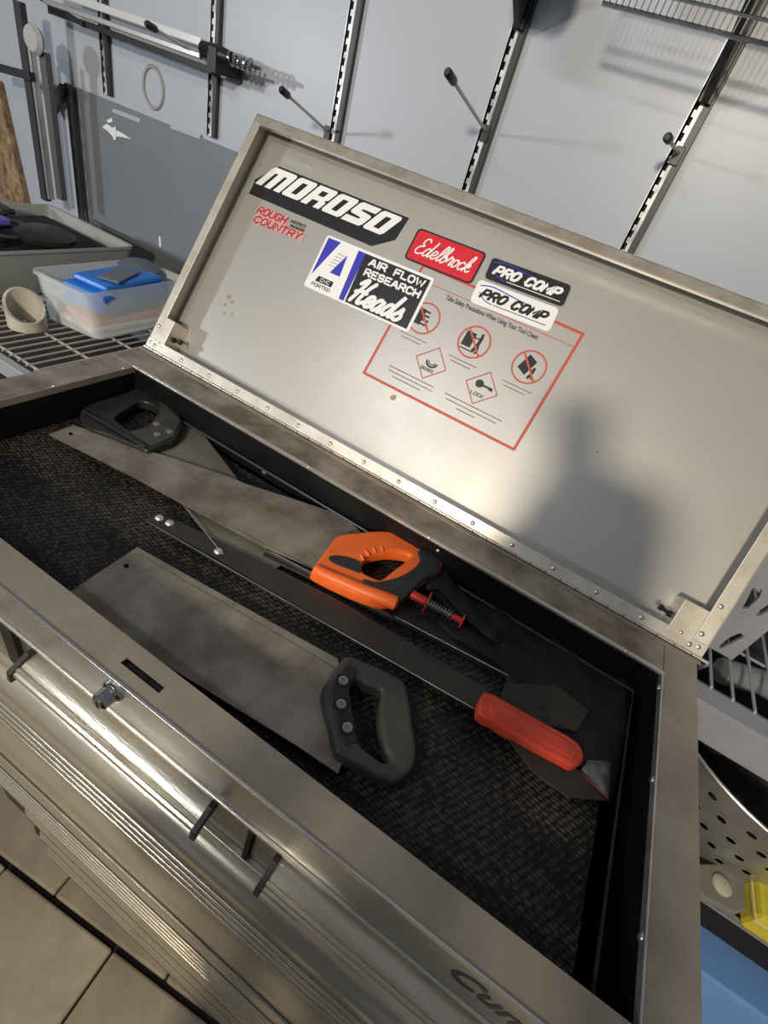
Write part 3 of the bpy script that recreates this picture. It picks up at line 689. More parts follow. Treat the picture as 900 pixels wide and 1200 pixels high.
# corner stay brackets
def stay(u0, u1, v0, v1, side):
    b = MB(); lb(b, (u0, v0, -DP), (u1, v1, .0016)); s = b.build('stay_bracket', rimb, lid, bevel=.001)
    ue = u1 if side > 0 else u0
    b = MB(); P = LM @ Vector((ue, (v0 + v1) / 2 - .004, -.014)); A = LM.to_3x3() @ Vector((side, .12, 0))
    b.lathe([(.005, 0), (.005, .004), (.0028, .006), (.0028, .013), (.0045, .014), (.0045, .019), (0, .020)], P, A, 12); b.build('stud', blacksteel, lid, smooth=True)
    screw(LM @ Vector(((u0 + u1) / 2, v0 + .006, .0016)), -nb, lid, .0025)
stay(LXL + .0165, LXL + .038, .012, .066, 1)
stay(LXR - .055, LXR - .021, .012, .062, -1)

# ------------------------------------------------------------------ stickers on the lid
class Decal:
    def __init__(s, corners, mats, z=.0):      # corners px: TL TR BL  (unit square: x right, y up, origin BL)
        tl, tr, bl = [Vector(lidpt(x, y, DP - .0005)) for x, y in corners]
        s.O = bl; s.U = tr - tl; s.V = tl - bl; s.w = s.U.length; s.h = s.V.length; s.b = MB(); s.mats = mats; s.z = z
    def M(s, layer, rect=(0, 0, 1, 1)):
        z = -DP + .0004 + s.z + layer * .0002; x0, y0, x1, y1 = rect
        o = s.O + s.U * x0 + s.V * y0; u = s.U * (x1 - x0); v = s.V * (y1 - y0)
        return LM @ frame((o.x, o.y, z), (u.x, u.y, 0), (v.x, v.y, 0), (0, 0, 1))
    def poly(s, loops, mi, layer, th=.00015): s.b.mesh(flat(loops, 0), s.M(layer), mi)
    def slab(s, loop, mi, layer):
        M = s.M(layer); n = len(loop); d = LM.to_3x3() @ Vector((0, 0, -.0004))
        top = [M @ Vector((x, y, 0)) for x, y in loop]; s.b.add(top + [p + d for p in top], [list(range(n))] + [(i, (i + 1) % n, n + (i + 1) % n, n + i) for i in range(n)], mi)
    def text(s, txt, rect, mi, layer, shear=0, bold=0, spacing=1): s.b.mesh(text_mesh(txt, shear, bold, spacing), s.M(layer, rect), mi)
    def ribbon(s, pts, wd, mi, layer, smooth=True, aspect=True):
        if smooth: pts = catmull(pts, 6, False)
        M = s.M(layer); ax, ay = s.w, s.h; vs = []
        for i, p in enumerate(pts):
            a = pts[max(i - 1, 0)]; c = pts[min(i + 1, len(pts) - 1)]; dx, dy = (c[0] - a[0]) * ax, (c[1] - a[1]) * ay; L = math.hypot(dx, dy) or 1e-9
            nx, ny = -dy / L * wd / 2, dx / L * wd / 2
            vs += [M @ Vector((p[0] + nx / ax, p[1] + ny / ay, 0)), M @ Vector((p[0] - nx / ax, p[1] - ny / ay, 0))]
        nv = (LM.to_3x3() @ Vector((0, 0, 1))).normalized(); s.z += 2e-5
        vs = [v + nv * (4e-6 * (i // 2)) for i, v in enumerate(vs)]
        n = len(pts); s.b.add(vs, [(2 * i, 2 * i + 1, 2 * i + 3, 2 * i + 2) for i in range(n - 1)], mi)
        for e in (0, n - 1):
            c = M @ Vector((*pts[e], 0)) + nv * (4e-6 * len(pts) + 3e-6 + (2e-6 if e else 0)); u = (M.to_3x3() @ Vector((1, 0, 0))).normalized(); v = (M.to_3x3() @ Vector((0, 1, 0))).normalized()
            s.b.add([c + (u * math.cos(q) + v * math.sin(q)) * wd / 2 for q in [2 * PI * k / 8 for k in range(8)]], [list(range(8))], mi)
    def build(s, name, label): return s.b.build(name, s.mats, lid, label=label)
def rrect(r, ry=None, x0=0, y0=0, x1=1, y1=1, n=4):
    ry = ry or r; out = []
    for cx_, cy_, a0 in ((x1 - r, y1 - ry, 0), (x0 + r, y1 - ry, PI / 2), (x0 + r, y0 + ry, PI), (x1 - r, y0 + ry, 1.5 * PI)):
        for k in range(n + 1): a = a0 + k / n * PI / 2; out.append((cx_ + r * math.cos(a), cy_ + ry * math.sin(a)))
    return out
GL = {'e': (.78, [[(0, .3), (.35, .45), (.6, .72), (.48, .97), (.22, .9), (.08, .5), (.18, .1), (.42, 0), (.78, .3)]]),
 'a': (.95, [[(.66, .85), (.36, 1), (.08, .6), (.1, .12), (.32, 0), (.55, .3), (.7, .95), (.62, .25), (.75, 0), (.95, .3)]]),
 'd': (1.0, [[(.66, .85), (.36, 1), (.08, .6), (.1, .12), (.32, 0), (.55, .3), (.72, 1.1), (.9, 2), (.7, .4), (.8, 0), (1.0, .3)]]),
 's': (.8, [[(0, .3), (.3, .7), (.42, 1.05), (.5, .7), (.66, .3), (.45, 0), (.1, .06)]]),
 'l': (.55, [[(0, .3), (.38, 1), (.55, 1.75), (.4, 2), (.25, 1.5), (.15, .3), (.3, 0), (.55, .3)]]),
 'b': (.82, [[(0, .3), (.35, 1), (.5, 1.75), (.35, 2), (.2, 1.4), (.12, .2), (.35, 0), (.6, .3), (.55, .85), (.4, .7), (.82, .6)]]),
 'r': (.7, [[(0, .3), (.22, 1.1), (.3, .85), (.58, .9), (.46, .3), (.55, 0), (.7, .3)]]),
 'o': (.8, [[(.5, .95), (.2, .9), (.08, .45), (.25, 0), (.55, .2), (.62, .7), (.45, .95), (.55, .75), (.8, .75)]]),
 'c': (.7, [[(.6, .8), (.4, 1), (.1, .7), (.1, .2), (.35, 0), (.7, .3)]]),
 'k': (.85, [[(0, .3), (.35, 1), (.5, 1.75), (.35, 2), (.2, 1.4), (.08, 0)], [(.12, .35), (.5, .95), (.58, .65), (.25, .5), (.55, .02), (.85, .25)]]),
 'H': (1.3, [[(.0, 1.6), (.25, 1.98), (.45, 1.9), (.15, 0)], [(1.15, 2), (.9, 1.4), (.75, .3), (.9, .0), (1.3, .3)], [(.05, .85), (.5, 1.05), (1.0, 1.0)]]),
 'E': (1.05, [[(.98, 1.7), (.78, 2), (.38, 1.9), (.3, 1.35), (.65, 1.08), (.22, .9), (.02, .4), (.3, 0), (.8, .12), (1.05, .3)]])}
def script(dc, word, rect, wd, mi, layer, slant=.28):
    tot = sum(GL[c][0] for c in word); x = 0; x0, y0, x1, y1 = rect
    for c in word:
        adv, strokes = GL[c]
        for st in strokes: dc.ribbon([(x0 + (x + px_ + slant * py_) / (tot + slant * 2) * (x1 - x0), y0 + py_ / 2 * (y1 - y0)) for px_, py_ in st], wd, mi, layer)
        x += adv
# block letters
BL = {'M': (1.5, [[(0, 0), (0, .9), (.1, 1), (1.38, 1), (1.5, .9), (1.5, 0), (1.12, 0), (1.12, .74), (.94, .74), (.94, 0), (.56, 0), (.56, .74), (.38, .74), (.38, 0)]]),
 'O': (1.1, [[(.1, 0), (0, .1), (0, .9), (.1, 1), (1.0, 1), (1.1, .9), (1.1, .1), (1.0, 0)], [(.40, .2), (.70, .2), (.70, .8), (.40, .8)]]),
 'R': (1.1, [[(0, 0), (0, 1), (1.0, 1), (1.1, .9), (1.1, .5), (.95, .42), (1.1, .34), (1.1, 0), (.74, 0), (.74, .32), (.37, .32), (.37, 0)], [(.38, .55), (.72, .55), (.72, .80), (.38, .80)]]),
 'S': (1.1, [[(0, 0), (0, .28), (.7, .28), (.7, .36), (.1, .42), (0, .5), (0, .9), (.1, 1), (1.1, 1), (1.1, .72), (.4, .72), (.4, .64), (1.0, .58), (1.1, .5), (1.1, .1), (1.0, 0)]])}
SF = {'A': [[(0, 0), (.38, 1), (.5, 1), (.88, 0)], [(.16, .32), (.72, .32)]], 'B': [[(0, 0), (0, 1), (.6, 1), (.75, .88), (.75, .62), (.6, .52), (.78, .4), (.78, .12), (.6, 0), (0, 0)], [(0, .52), (.6, .52)]],
 'C': [[(.8, .8), (.62, 1), (.2, 1), (0, .8), (0, .2), (.2, 0), (.62, 0), (.8, .2)]], 'D': [[(0, 0), (0, 1), (.55, 1), (.8, .75), (.8, .25), (.55, 0), (0, 0)]], 'E': [[(.75, 1), (0, 1), (0, 0), (.75, 0)], [(0, .5), (.62, .5)]],
 'F': [[(.75, 1), (0, 1), (0, 0)], [(0, .5), (.62, .5)]], 'G': [[(.8, .8), (.62, 1), (.2, 1), (0, .8), (0, .2), (.2, 0), (.62, 0), (.8, .15), (.8, .45), (.45, .45)]], 'H': [[(0, 0), (0, 1)], [(.8, 0), (.8, 1)], [(0, .5), (.8, .5)]],
 'I': [[(.05, 0), (.05, 1)]], 'K': [[(0, 0), (0, 1)], [(.75, 1), (.08, .48), (.8, 0)]], 'L': [[(0, 1), (0, 0), (.7, 0)]], 'M': [[(0, 0), (0, 1), (.45, .3), (.9, 1), (.9, 0)]], 'N': [[(0, 0), (0, 1), (.8, 0), (.8, 1)]],
 'O': [[(.2, 0), (0, .2), (0, .8), (.2, 1), (.62, 1), (.82, .8), (.82, .2), (.62, 0), (.2, 0)]], 'P': [[(0, 0), (0, 1), (.62, 1), (.8, .85), (.8, .58), (.62, .42), (0, .42)]], 'R': [[(0, 0), (0, 1), (.62, 1), (.8, .85), (.8, .6), (.62, .45), (0, .45)], [(.45, .45), (.82, 0)]],
 'S': [[(.78, .82), (.6, 1), (.2, 1), (0, .82), (0, .64), (.15, .52), (.65, .48), (.8, .36), (.8, .18), (.6, 0), (.2, 0), (0, .18)]], 'T': [[(0, 1), (.8, 1)], [(.4, 1), (.4, 0)]], 'U': [[(0, 1), (0, .2), (.2, 0), (.6, 0), (.8, .2), (.8, 1)]],
 'W': [[(0, 1), (.25, 0), (.55, .8), (.85, 0), (1.1, 1)]], 'Y': [[(0, 1), (.4, .5), (.8, 1)], [(.4, .5), (.4, 0)]], ' ': []}
def caps(dc, word, rect, wd, mi, layer, slant=0.0, gap=.32):
    def adv(c): return max([p[0] for st in SF[c] for p in st] or [.4])
    tot = sum(adv(c) + gap for c in word) - gap + slant; x = 0; x0, y0, x1, y1 = rect
    for c in word:
        for st in SF[c]: dc.ribbon([(x0 + (x + a + slant * q) / tot * (x1 - x0), y0 + q * (y1 - y0)) for a, q in st], wd, mi, layer, False)
        x += adv(c) + gap
def block(dc, word, rect, mi, layer, slant=.3):
    gap = .1; tot = sum(BL[c][0] + gap for c in word) - gap + slant; x = 0; x0, y0, x1, y1 = rect
    for c in word:
        adv, lps = BL[c]; dc.poly([[(x0 + (x + a + slant * q) / tot * (x1 - x0), y0 + q * (y1 - y0)) for a, q in lp] for lp in lps], mi, layer); x += adv + gap
z4 = lambda pts: crop(250, 150, .3889, pts)
z5 = lambda pts: crop(400, 300, .3889, pts)
# warning label (lowest layer)
wl = z5([(176, 49), (728, 235), (68, 352)])
d = Decal([(430 + 39, 300 + 5), z5([(728, 235)])[0], z5([(68, 352)])[0]], [labelbg, warn_red, black_ink, grey_ink], -.0002)
# corners: bl, br, tr known; tl = bl + (tr-br)
bl = Vector(lidpt(*z5([(68, 352)])[0], DP)); br = Vector(lidpt(*z5([(520, 583)])[0], DP)); tr = Vector(lidpt(*z5([(728, 235)])[0], DP))
d.O = bl; d.U = br - bl; d.V = tr - br; d.w = d.U.length; d.h = d.V.length
d.slab([(0, 0), (1, 0), (1, 1), (0, 1)], 0, 0)
fw = .0046
for a, c in (((0, 0), (1, 0)), ((1, 0), (1, 1)), ((1, 1), (0, 1)), ((0, 1), (0, 0))): d.ribbon([a, c], fw, 1, 1, False)
d.ribbon([(.012, .885), (.985, .885)], .0012, 1, 1, False)
d.text('Take Safety Precautions When Using Your Tool Chest', (.22, .81, .80, .862), 3, 1, 0, .03)
def uv(px):
    q = Vector(lidpt(*px, DP)) - d.O; A_ = Matrix(((d.U.x, d.V.x), (d.U.y, d.V.y))).inverted(); return tuple(A_ @ q)
def ringd(c, r, wd, mi, layer): d.ribbon([(c[0] + r / d.w * math.cos(a), c[1] + r / d.h * math.sin(a)) for a in [2 * PI * k / 40 for k in range(41)]], wd, mi, layer, False)
cs = [uv(z5([q])[0]) for q in ((250, 188), (400, 260), (565, 335))]
for k, c in enumerate(cs):
    r = .0262; f = lambda pts: [(c[0] + a * r / d.w, c[1] + q * r / d.h) for a, q in pts]
    if k == 0:
        d.poly([f([(-.75, -.5), (-.1, -.5), (-.1, .55), (-.75, .55)])], 2, 1)
        for j in range(4): d.poly([f([(-.1, -.45 + j * .28), (.45 - .08 * j, -.45 + j * .28), (.45 - .08 * j, -.33 + j * .28), (-.1, -.33 + j * .28)])], 2, 1)
    if k == 1:
        d.poly([f([(-.72, -.42), (-.08, -.42), (-.08, .52), (-.72, .52)])], 2, 1); d.ribbon(f([(-.66, -.6), (.2, -.6)]), .002, 2, 1, False)
        d.poly([f([(.3 + .1 * math.cos(a), .58 + .1 * math.sin(a)) for a in [2 * PI * q / 12 for q in range(12)]])], 2, 1)
        d.ribbon(f([(.32, .42), (.3, 0), (.18, -.5)]), .0055, 2, 1); d.ribbon(f([(.32, .36), (.02, .25), (-.06, .3)]), .002, 2, 1); d.ribbon(f([(.3, 0), (.42, -.35), (.38, -.6)]), .0035, 2, 1)
    if k == 2:
        d.poly([f([(-.62, -.25), (-.02, -.55), (.30, .45), (-.3, .72)])], 2, 1)
        d.poly([f([(.36 + .09 * math.cos(a), .02 + .09 * math.sin(a)) for a in [2 * PI * q / 12 for q in range(12)]])], 2, 1)
        d.ribbon(f([(.36, -.08), (.34, -.35), (.25, -.6)]), .0045, 2, 1); d.ribbon(f([(.36, -.12), (.15, -.08)]), .002, 2, 1); d.ribbon(f([(.34, -.35), (.5, -.6)]), .003, 2, 1)
    ringd(c, r, .0026, 1, 2); s2 = .70 * r
    d.ribbon([(c[0] - s2 / d.w, c[1] + s2 / d.h), (c[0] + s2 / d.w, c[1] - s2 / d.h)], .003, 1, 2, False)
    # captions too small to read
    for j in range(2): d.ribbon([(c[0] - .09 + .02 * j, c[1] - (1.35 + .25 * j) * r / d.h), (c[0] + .085 - .03 * j, c[1] - (1.35 + .25 * j) * r / d.h)], .0011, 3, 1, False)
for k, q in enumerate(((270, 323), (422, 398))):
    c = uv(z5([q])[0]); r = .0285; f = lambda pts: [(c[0] + a * r / d.w, c[1] + q_ * r / d.h) for a, q_ in pts]
    for a_, c_ in (((-1, 0), (0, 1)), ((0, 1), (1, 0)), ((1, 0), (0, -1)), ((0, -1), (-1, 0))): d.ribbon(f([a_, c_]), .0016, 1, 1, False)
    if k == 0:
        for rr_, w_ in ((.34, .0035), (.2, .0015)): d.ribbon(f([(.05 + rr_ * math.cos(a), .12 + rr_ * math.sin(a)) for a in [-2.9 + 2.6 * j / 10 for j in range(11)]]), w_, 2, 1, False)
        caps(d, 'BRAKE', (c[0] - .42 * r / d.w, c[1] - .52 * r / d.h, c[0] + .40 * r / d.w, c[1] - .34 * r / d.h), .001, 2, 1)
    else:
        d.poly([f([(-.22 + .24 * math.cos(a), .18 + .24 * math.sin(a)) for a in [2 * PI * j / 16 for j in range(16)]])], 2, 1)
        d.poly([f([(-.05, .22), (.62, .22), (.62, .02), (.54, .02), (.54, .1), (.46, .02), (.38, .1), (-.05, .1)])], 2, 1)
        caps(d, 'LOCK', (c[0] - .42 * r / d.w, c[1] - .52 * r / d.h, c[0] + .36 * r / d.w, c[1] - .34 * r / d.h), .001, 2, 1)
for x0_, x1_, y_ in ((.12, .42, .27), (.13, .42, .235), (.17, .36, .20), (.50, .86, .27), (.52, .84, .235), (.60, .72, .20)): d.ribbon([(x0_, y_ - .12), (x1_, y_ - .12)], .0011, 3, 1, False)
d.build('warning_label', 'faded red framed safety label with pictograms')

# MOROSO
d = Decal([z4([(200, 117)])[0], z4([(590, 270)])[0], z4([(147, 183)])[0]], [black_ink, white], .0004)
tl = Vector(lidpt(*z4([(200, 117)])[0], DP)); tr = Vector(lidpt(*z4([(590, 272)])[0], DP)); bl = Vector(lidpt(*z4([(148, 215)])[0], DP))
U = tr - tl; Vp = Vector((-U.y, U.x)); Vp = Vp / Vp.length * abs((tl - bl).dot(Vp.normalized())); d.O = tl - Vp; d.U = U; d.V = Vp; d.w = U.length; d.h = Vp.length
d.slab([(-.125, .30), (-.125, .0), (.86, -.02), (.985, .36), (1.0, 1.0), (0, 1.0), (-.13, .42)][::-1], 0, 0)
block(d, 'MOROSO', (-.115, .33, .97, .945), 1, 1, .62)
d.build('sticker', 'black and white MOROSO sticker')
# ROUGH COUNTRY
d = Decal([z4([(135, 232)])[0], z4([(290, 292)])[0], z4([(115, 283)])[0]], [pinkish, rc_ink, grey_ink], .0004)
d.slab([(.02, 0), (.98, 0), (1, .5), (.62, .52), (.60, 1), (.03, 1)], 0, 0)
caps(d, 'ROUGH', (.03, .58, .60, .95), .0028, 1, 1, .3); caps(d, 'COUNTRY', (.03, .06, .95, .42), .0028, 1, 1, .3)
d.text('NITRO', (.66, .74, .95, .92), 2, 1, .2, .03); d.text('9000', (.68, .50, .95, .68), 2, 1, .2, .03)
d.build('sticker', 'faded red ROUGH COUNTRY sticker')
# AIR FLOW RESEARCH
d = Decal([z4([(345, 322)])[0], z4([(668, 455)])[0], z4([(272, 475)])[0]], [white, black_ink, blue_ink], .0006)
d.slab(rrect(.025, .04), 0, 0)
d.poly([[(.40, .04), (.975, .04), (.975, .95), (.385, .95), (.385, .7)]], 1, 1)
d.poly([[(.02, .24), (.02, .96), (.14, .96)]], 2, 1)
d.poly([[(.315, .95), (.385, .95), (.385, .04), (.34, .04), (.33, .35)]], 2, 2)
d.poly([[(.165, .40), (.262, .40), (.245, .80)]], 2, 1)
for j in range(5): d.ribbon([(.125 + .008 * j, .52 + .06 * j), (.20 + .008 * j, .52 + .06 * j)], .0008, 1, 2, False)
d.poly([[(.075, .165), (.235, .165), (.235, .27), (.09, .27)]], 1, 1); caps(d, 'CNC', (.12, .19, .205, .245), .0012, 0, 2); caps(d, 'PORTED', (.06, .075, .235, .13), .0013, 1, 1)
caps(d, 'AIR', (.45, .79, .60, .90), .0036, 0, 2); caps(d, 'FLOW', (.68, .79, .94, .90), .0036, 0, 2); caps(d, 'RESEARCH', (.45, .60, .945, .71), .0036, 0, 2)
script(d, 'Heads', (.42, .10, .95, .52), .0068, 0, 2, .3)
d.build('sticker', 'white edged AIR FLOW RESEARCH Heads sticker with a blue A')
# Edelbrock
d = Decal([z4([(620, 300)])[0], z4([(826, 378)])[0], z4([(573, 392)])[0]], [black_ink, red_ink, white], .0006)
d.slab(rrect(.06, .13), 0, 0); d.poly([rrect(.05, .1, .025, .05, .975, .95)], 1, 1)
script(d, 'Edelbrock', (.09, .27, .95, .78), .0024, 2, 2, .3)
d.build('sticker', 'red Edelbrock sticker with a black border')
# PRO COMP x2
def procomp(c, bg, ink, edge, lab, zo):
    d = Decal(c, [bg, ink, blue_ink, edge], zo); d.slab(rrect(.05, .18), 3, 0); d.poly([rrect(.045, .16, .012, .04, .988, .96)], 0, 1)
    d.ribbon([(.05, .78), (.2, .88), (.45, .78), (.66, .70)], .0018, 2, 2); d.ribbon([(.07, .5), (.16, .26), (.26, .2)], .0016, 2, 2)
    caps(d, 'PRO COMP', (.09, .35, .92, .69), .0046, 1, 3, .55, .38); d.ribbon([(.28, .2), (.93, .2)], .0012, 1, 2, False)
    d.build('sticker', lab)
procomp([z5([(455, 0)])[0], z5([(699, 88)])[0], z5([(427, 68)])[0]], black_ink, white, mat('grey edge', (.3, .31, .33), .4), 'black PRO COMP sticker', .0004)
procomp([z5([(416, 70)])[0], z5([(658, 160)])[0], z5([(386, 138)])[0]], white, black_ink, white, 'white PRO COMP sticker', .0008)
# old glue marks
b = MB()
def blotch(px, r, n=12):
    c = Vector(lidpt(*px, DP)); b.mesh(flat([[(c.x + r * random.uniform(.6, 1.1) * math.cos(a), c.y + r * random.uniform(.6, 1.1) * math.sin(a)) for a in [2 * PI * k / n for k in range(n)]]], 0), LM @ Matrix.Translation((0, 0, -DP + .0003)))
for q, r in (((700, 530), .002), ((820, 560), .0015), ((268, 348), .006), ((272, 354), .005), ((264, 357), .004), ((263, 367), .0035), ((272, 368), .003), ((461, 466), .006)): blotch(q, r)
b.build('glue_residue', stainm, lid, kind='stuff')

# ================================================================== TOOLS IN THE TRAY
def blade_teeth(px_a, px_b, z, n, h, m, par):   # strip of small teeth along an edge
    a = atz(*px_a, z); c = atz(*px_b, z); d_ = (c - a); s_ = Vector((d_.y, -d_.x, 0)).normalized(); b = MB()
    for i in range(n):
        p = a + d_ * (i / n); q = a + d_ * ((i + 1) / n); tip = (p + q) / 2 + s_ * h
        vs = [p, q, tip, p + Vector((0, 0, -.001)), q + Vector((0, 0, -.001)), tip + Vector((0, 0, -.001))]; b.add(vs, [(0, 1, 2), (5, 4, 3), (1, 4, 5, 2), (0, 2, 5, 3)])
    return b.build('teeth', m, par, kind='stuff')
def holepx(c, r): return [(c[0] + r * math.cos(a), c[1] + r * .8 * math.sin(a)) for a in [2 * PI * k / 12 for k in range(12)]]
MZ = -.060
# --- back saw, black handle at the back left corner
c1 = atz(160, 490, MZ)
t = thing('hand_saw', (c1.x, c1.y, MZ), 'black handled saw in the back left corner, under the orange handled saw', 'saw')
zslab('blade', [[(165, 525), (224, 490), (282, 566), (331, 661), (318, 670), (250, 637), (213, 590)]], -.0535, .0012, bladem2, t)
bs_ = (80, 440, .24444)
ol = crop(*bs_, [(60, 165), (150, 118), (215, 100), (280, 78), (350, 52), (420, 80), (500, 145), (548, 212), (520, 300), (450, 332), (385, 357), (330, 338), (200, 285), (80, 238)])
hl = crop(*bs_, [(225, 198), (290, 150), (345, 122), (400, 135), (428, 168), (385, 235), (310, 262), (260, 235)])
zslab('handle', [ol, hl], -.040, .018, blackplastic, t, .004, 4)
bz = lambda pts: crop(*bs_, pts)
zslab('handle_plate', [bz([(300, 268), (385, 242), (440, 180), (440, 120), (480, 150), (538, 215), (505, 292), (400, 335)])], -.0385, .003, greyrub, t, .001)
for q in ((425, 232), (428, 282), (488, 268)):
    P = atz(*bz([q])[0], -.0385); b = MB(); b.lathe([(.0062, 0), (.006, .0012), (.004, .0024), (0, .0028)], P, (0, 0, 1), 16); b.build('rivet', mat('dull rivet', (.28, .27, .22), .4, .7), t, smooth=True)
b = MB(); b.tube([atz(*p, -.037) for p in bz([(70, 170), (150, 215), (260, 280), (370, 345)])], .0022, 6); b.build('ridge', blackplastic, t, smooth=True)

# --- orange saw
c1 = atz(300, 600, MZ)
t = thing('hand_saw', (c1.x, c1.y, MZ), 'saw with an orange and black handle and a long stained blade', 'saw')
OZ = -.047
zslab('blade', [[(57, 509), (86, 498), (174, 528), (261, 556), (288, 567), (345, 585), (402, 604), (440, 640), (400, 672), (370, 667), (310, 641), (217, 592), (145, 553)], holepx((83, 508), 2.6)], OZ, .0012, bladem, t)
blade_teeth((60, 510), (365, 664), OZ, 110, .0022, bladem, t)
oz = lambda pts: crop(340, 600, .24444, pts)
HZ = -.028
OUT = oz([(112, 262), (125, 240), (190, 152), (235, 105), (330, 92), (430, 85), (520, 96), (620, 140), (690, 178), (725, 215), (733, 252), (715, 285), (660, 305), (600, 350), (560, 385), (530, 405), (450, 425), (300, 375), (120, 288)])
HOL = oz([(346, 250), (365, 215), (415, 196), (480, 187), (545, 194), (578, 207), (555, 232), (500, 272), (440, 318), (400, 308), (355, 285)])
zslab('handle', [OUT, HOL], HZ, .022, orange, t, .006, 3)
zslab('grip', [oz([(612, 186), (650, 182), (700, 212), (722, 250), (712, 290), (655, 312), (600, 356), (562, 396), (530, 418), (480, 405), (400, 368), (352, 335), (352, 318), (400, 330), (430, 330), (520, 308), (590, 268), (622, 230)])], HZ + .0022, .012, blackrub, t, .003, 3)
zslab('grip_inlay', [oz([(185, 225), (200, 207), (270, 212), (335, 238), (338, 290), (290, 275), (220, 250)])], HZ + .001, .004, blackrub, t, .001, 3)
b = MB(); pts = [atz(*p, HZ - .004) for p in oz([(122, 272), (150, 292), (250, 335), (350, 378), (450, 415), (505, 437)])]
b.tube([pts[0] - (pts[1] - pts[0]) * .12] + pts + [pts[-1] + (pts[-1] - pts[-2]) * .22], [.003, .0075, .0085, .009, .0092, .0098, .0098, .004], 12); b.build('rail', orange, t, smooth=True)
b = MB()
for p, q in (((352, 232), (338, 205)), ((380, 210), (362, 185)), ((412, 196), (398, 172)), ((446, 190), (436, 166))): b.tube([atz(*oz([p])[0], HZ - .001), atz(*oz([q])[0], HZ + .0005)], [.0026, .0018], 8)
b.build('finger_ridges', orange, t, smooth=True)

# --- black bar under orange handle
c1 = atz(450, 720, MZ)
t = thing('black_channel', (c1.x, c1.y, MZ), 'long black steel channel lying under the orange handle', 'bar')
zslab('bar', [[(313, 641), (365, 640), (520, 735), (603, 780), (600, 797), (460, 724), (308, 651)]], -.052, .008, blacksteel, t, .001)
b = MB(); b.bar(atz(311, 644, -.051), atz(602, 796, -.051), .0016, .003); b.build('bright_edge', chrome, t)

# --- hacksaw-like red grip blade
c1 = atz(400, 730, MZ)
t = thing('pruning_saw', (c1.x, c1.y, MZ), 'long dark blade tool with a red grip lying across the middle of the tray', 'saw')
RZ = -.049
zslab('blade', [[(171, 610), (185, 602), (212, 612), (330, 669), (400, 705), (572, 808), (564, 836), (400, 742), (250, 652)]], RZ, .003, mat('dark worn blade', (.060, .055, .048), .42, .5, .4, 20, .1, 120), t)
b = MB(); b.bar(atz(172, 612, RZ), atz(563, 836, RZ), .0014, .0035); b.build('bright_edge', chrome, t)
for q in ((187, 607), (199, 613), (256, 646)):
    b = MB(); b.lathe([(.0062, -.001), (.0058, .001), (.004, .0028), (0, .0034)], atz(*q, RZ), (0, 0, 1), 14); b.build('rivet', mat('bright rivet', (.62, .6, .55), .35, .7), t, smooth=True)
rz = lambda pts: crop(530, 760, .25556, pts)
zslab('grip', [rz([(150, 193), (250, 238), (400, 322), (530, 393), (590, 438), (609, 490), (598, 522), (560, 541), (515, 518), (380, 447), (230, 362), (190, 335), (122, 293)])], -.034, .018, red, t, .0045, 2)
zslab('grip_ridge', [rz([(205, 245), (390, 345), (530, 425), (572, 470), (560, 505), (520, 485), (380, 410), (230, 325), (175, 285)])], -.0325, .003, red, t, .0012, 3)
# edge highlight of the back saw blade, modelled as a thin chrome tube
b = MB(); b.tube([atz(216, 593, -.050), atz(252, 638, -.0485), atz(262, 650, -.047)], .0009, 6); tag(b.build('blade_edge_highlight', chrome, smooth=True), 'thin edge highlight of the olive saw blade, beside the bright rivets of the dark blade', 'wire')  # stands in for the highlight on the blade edge, no real wire

# --- front saw
c1 = atz(300, 780, MZ)
t = thing('hand_saw', (c1.x, c1.y, MZ), 'wide saw with a worn grey black handle at the front of the tray', 'saw')
zslab('blade', [[(161, 641), (350, 747), (396, 772), (400, 800), (408, 845), (403, 890), (396, 906), (350, 875), (160, 758), (70, 700), (84, 692)], holepx((148, 663), 3.4)], -.050, .0012, bladem, t)
b = MB(); b.bar(atz(163, 650, -.0495), atz(395, 784, -.0495), .0008, .0006); b.build('spine_crease', bladem2, t)
fz = lambda pts: crop(360, 750, 1 / 6, pts)
zslab('handle', [fz([(105, 362), (165, 250), (225, 160), (262, 112), (330, 112), (470, 168), (600, 230), (690, 292), (730, 440), (750, 600), (775, 720), (766, 845), (720, 930), (640, 982), (575, 985), (470, 935), (330, 855), (225, 805), (195, 760), (160, 600)]),
               fz([(297, 345), (350, 268), (430, 318), (522, 352), (508, 480), (520, 640), (548, 760), (575, 830), (550, 857), (490, 822), (385, 740), (350, 640), (318, 480)])], -.036, .022, greyrub, t, .006, 3)
zslab('handle_plate', [fz([(175, 330), (290, 160), (350, 200), (350, 240), (292, 320), (305, 440), (340, 640), (355, 720), (270, 740), (215, 560)])], -.0352, .003, blackplastic, t, .001)
for q in ((253, 287), (238, 453), (282, 617)):
    P = atz(*fz([q])[0], -.0351)
    b = MB(); b.lathe([(0, .0002), (.0088, .0002), (.0088, 0)], P, (0, 0, 1), 16); s_ = b.build('screw_recess', gapshade, t)
    b = MB(); b.lathe([(.0055, 0), (.0055, .0015), (.0025, .002), (.002, .0006), (0, .0006)], P, (0, 0, 1), 16); b.build('screw', mat('dull screw', (.33, .32, .27), .4, .7), t, smooth=True)

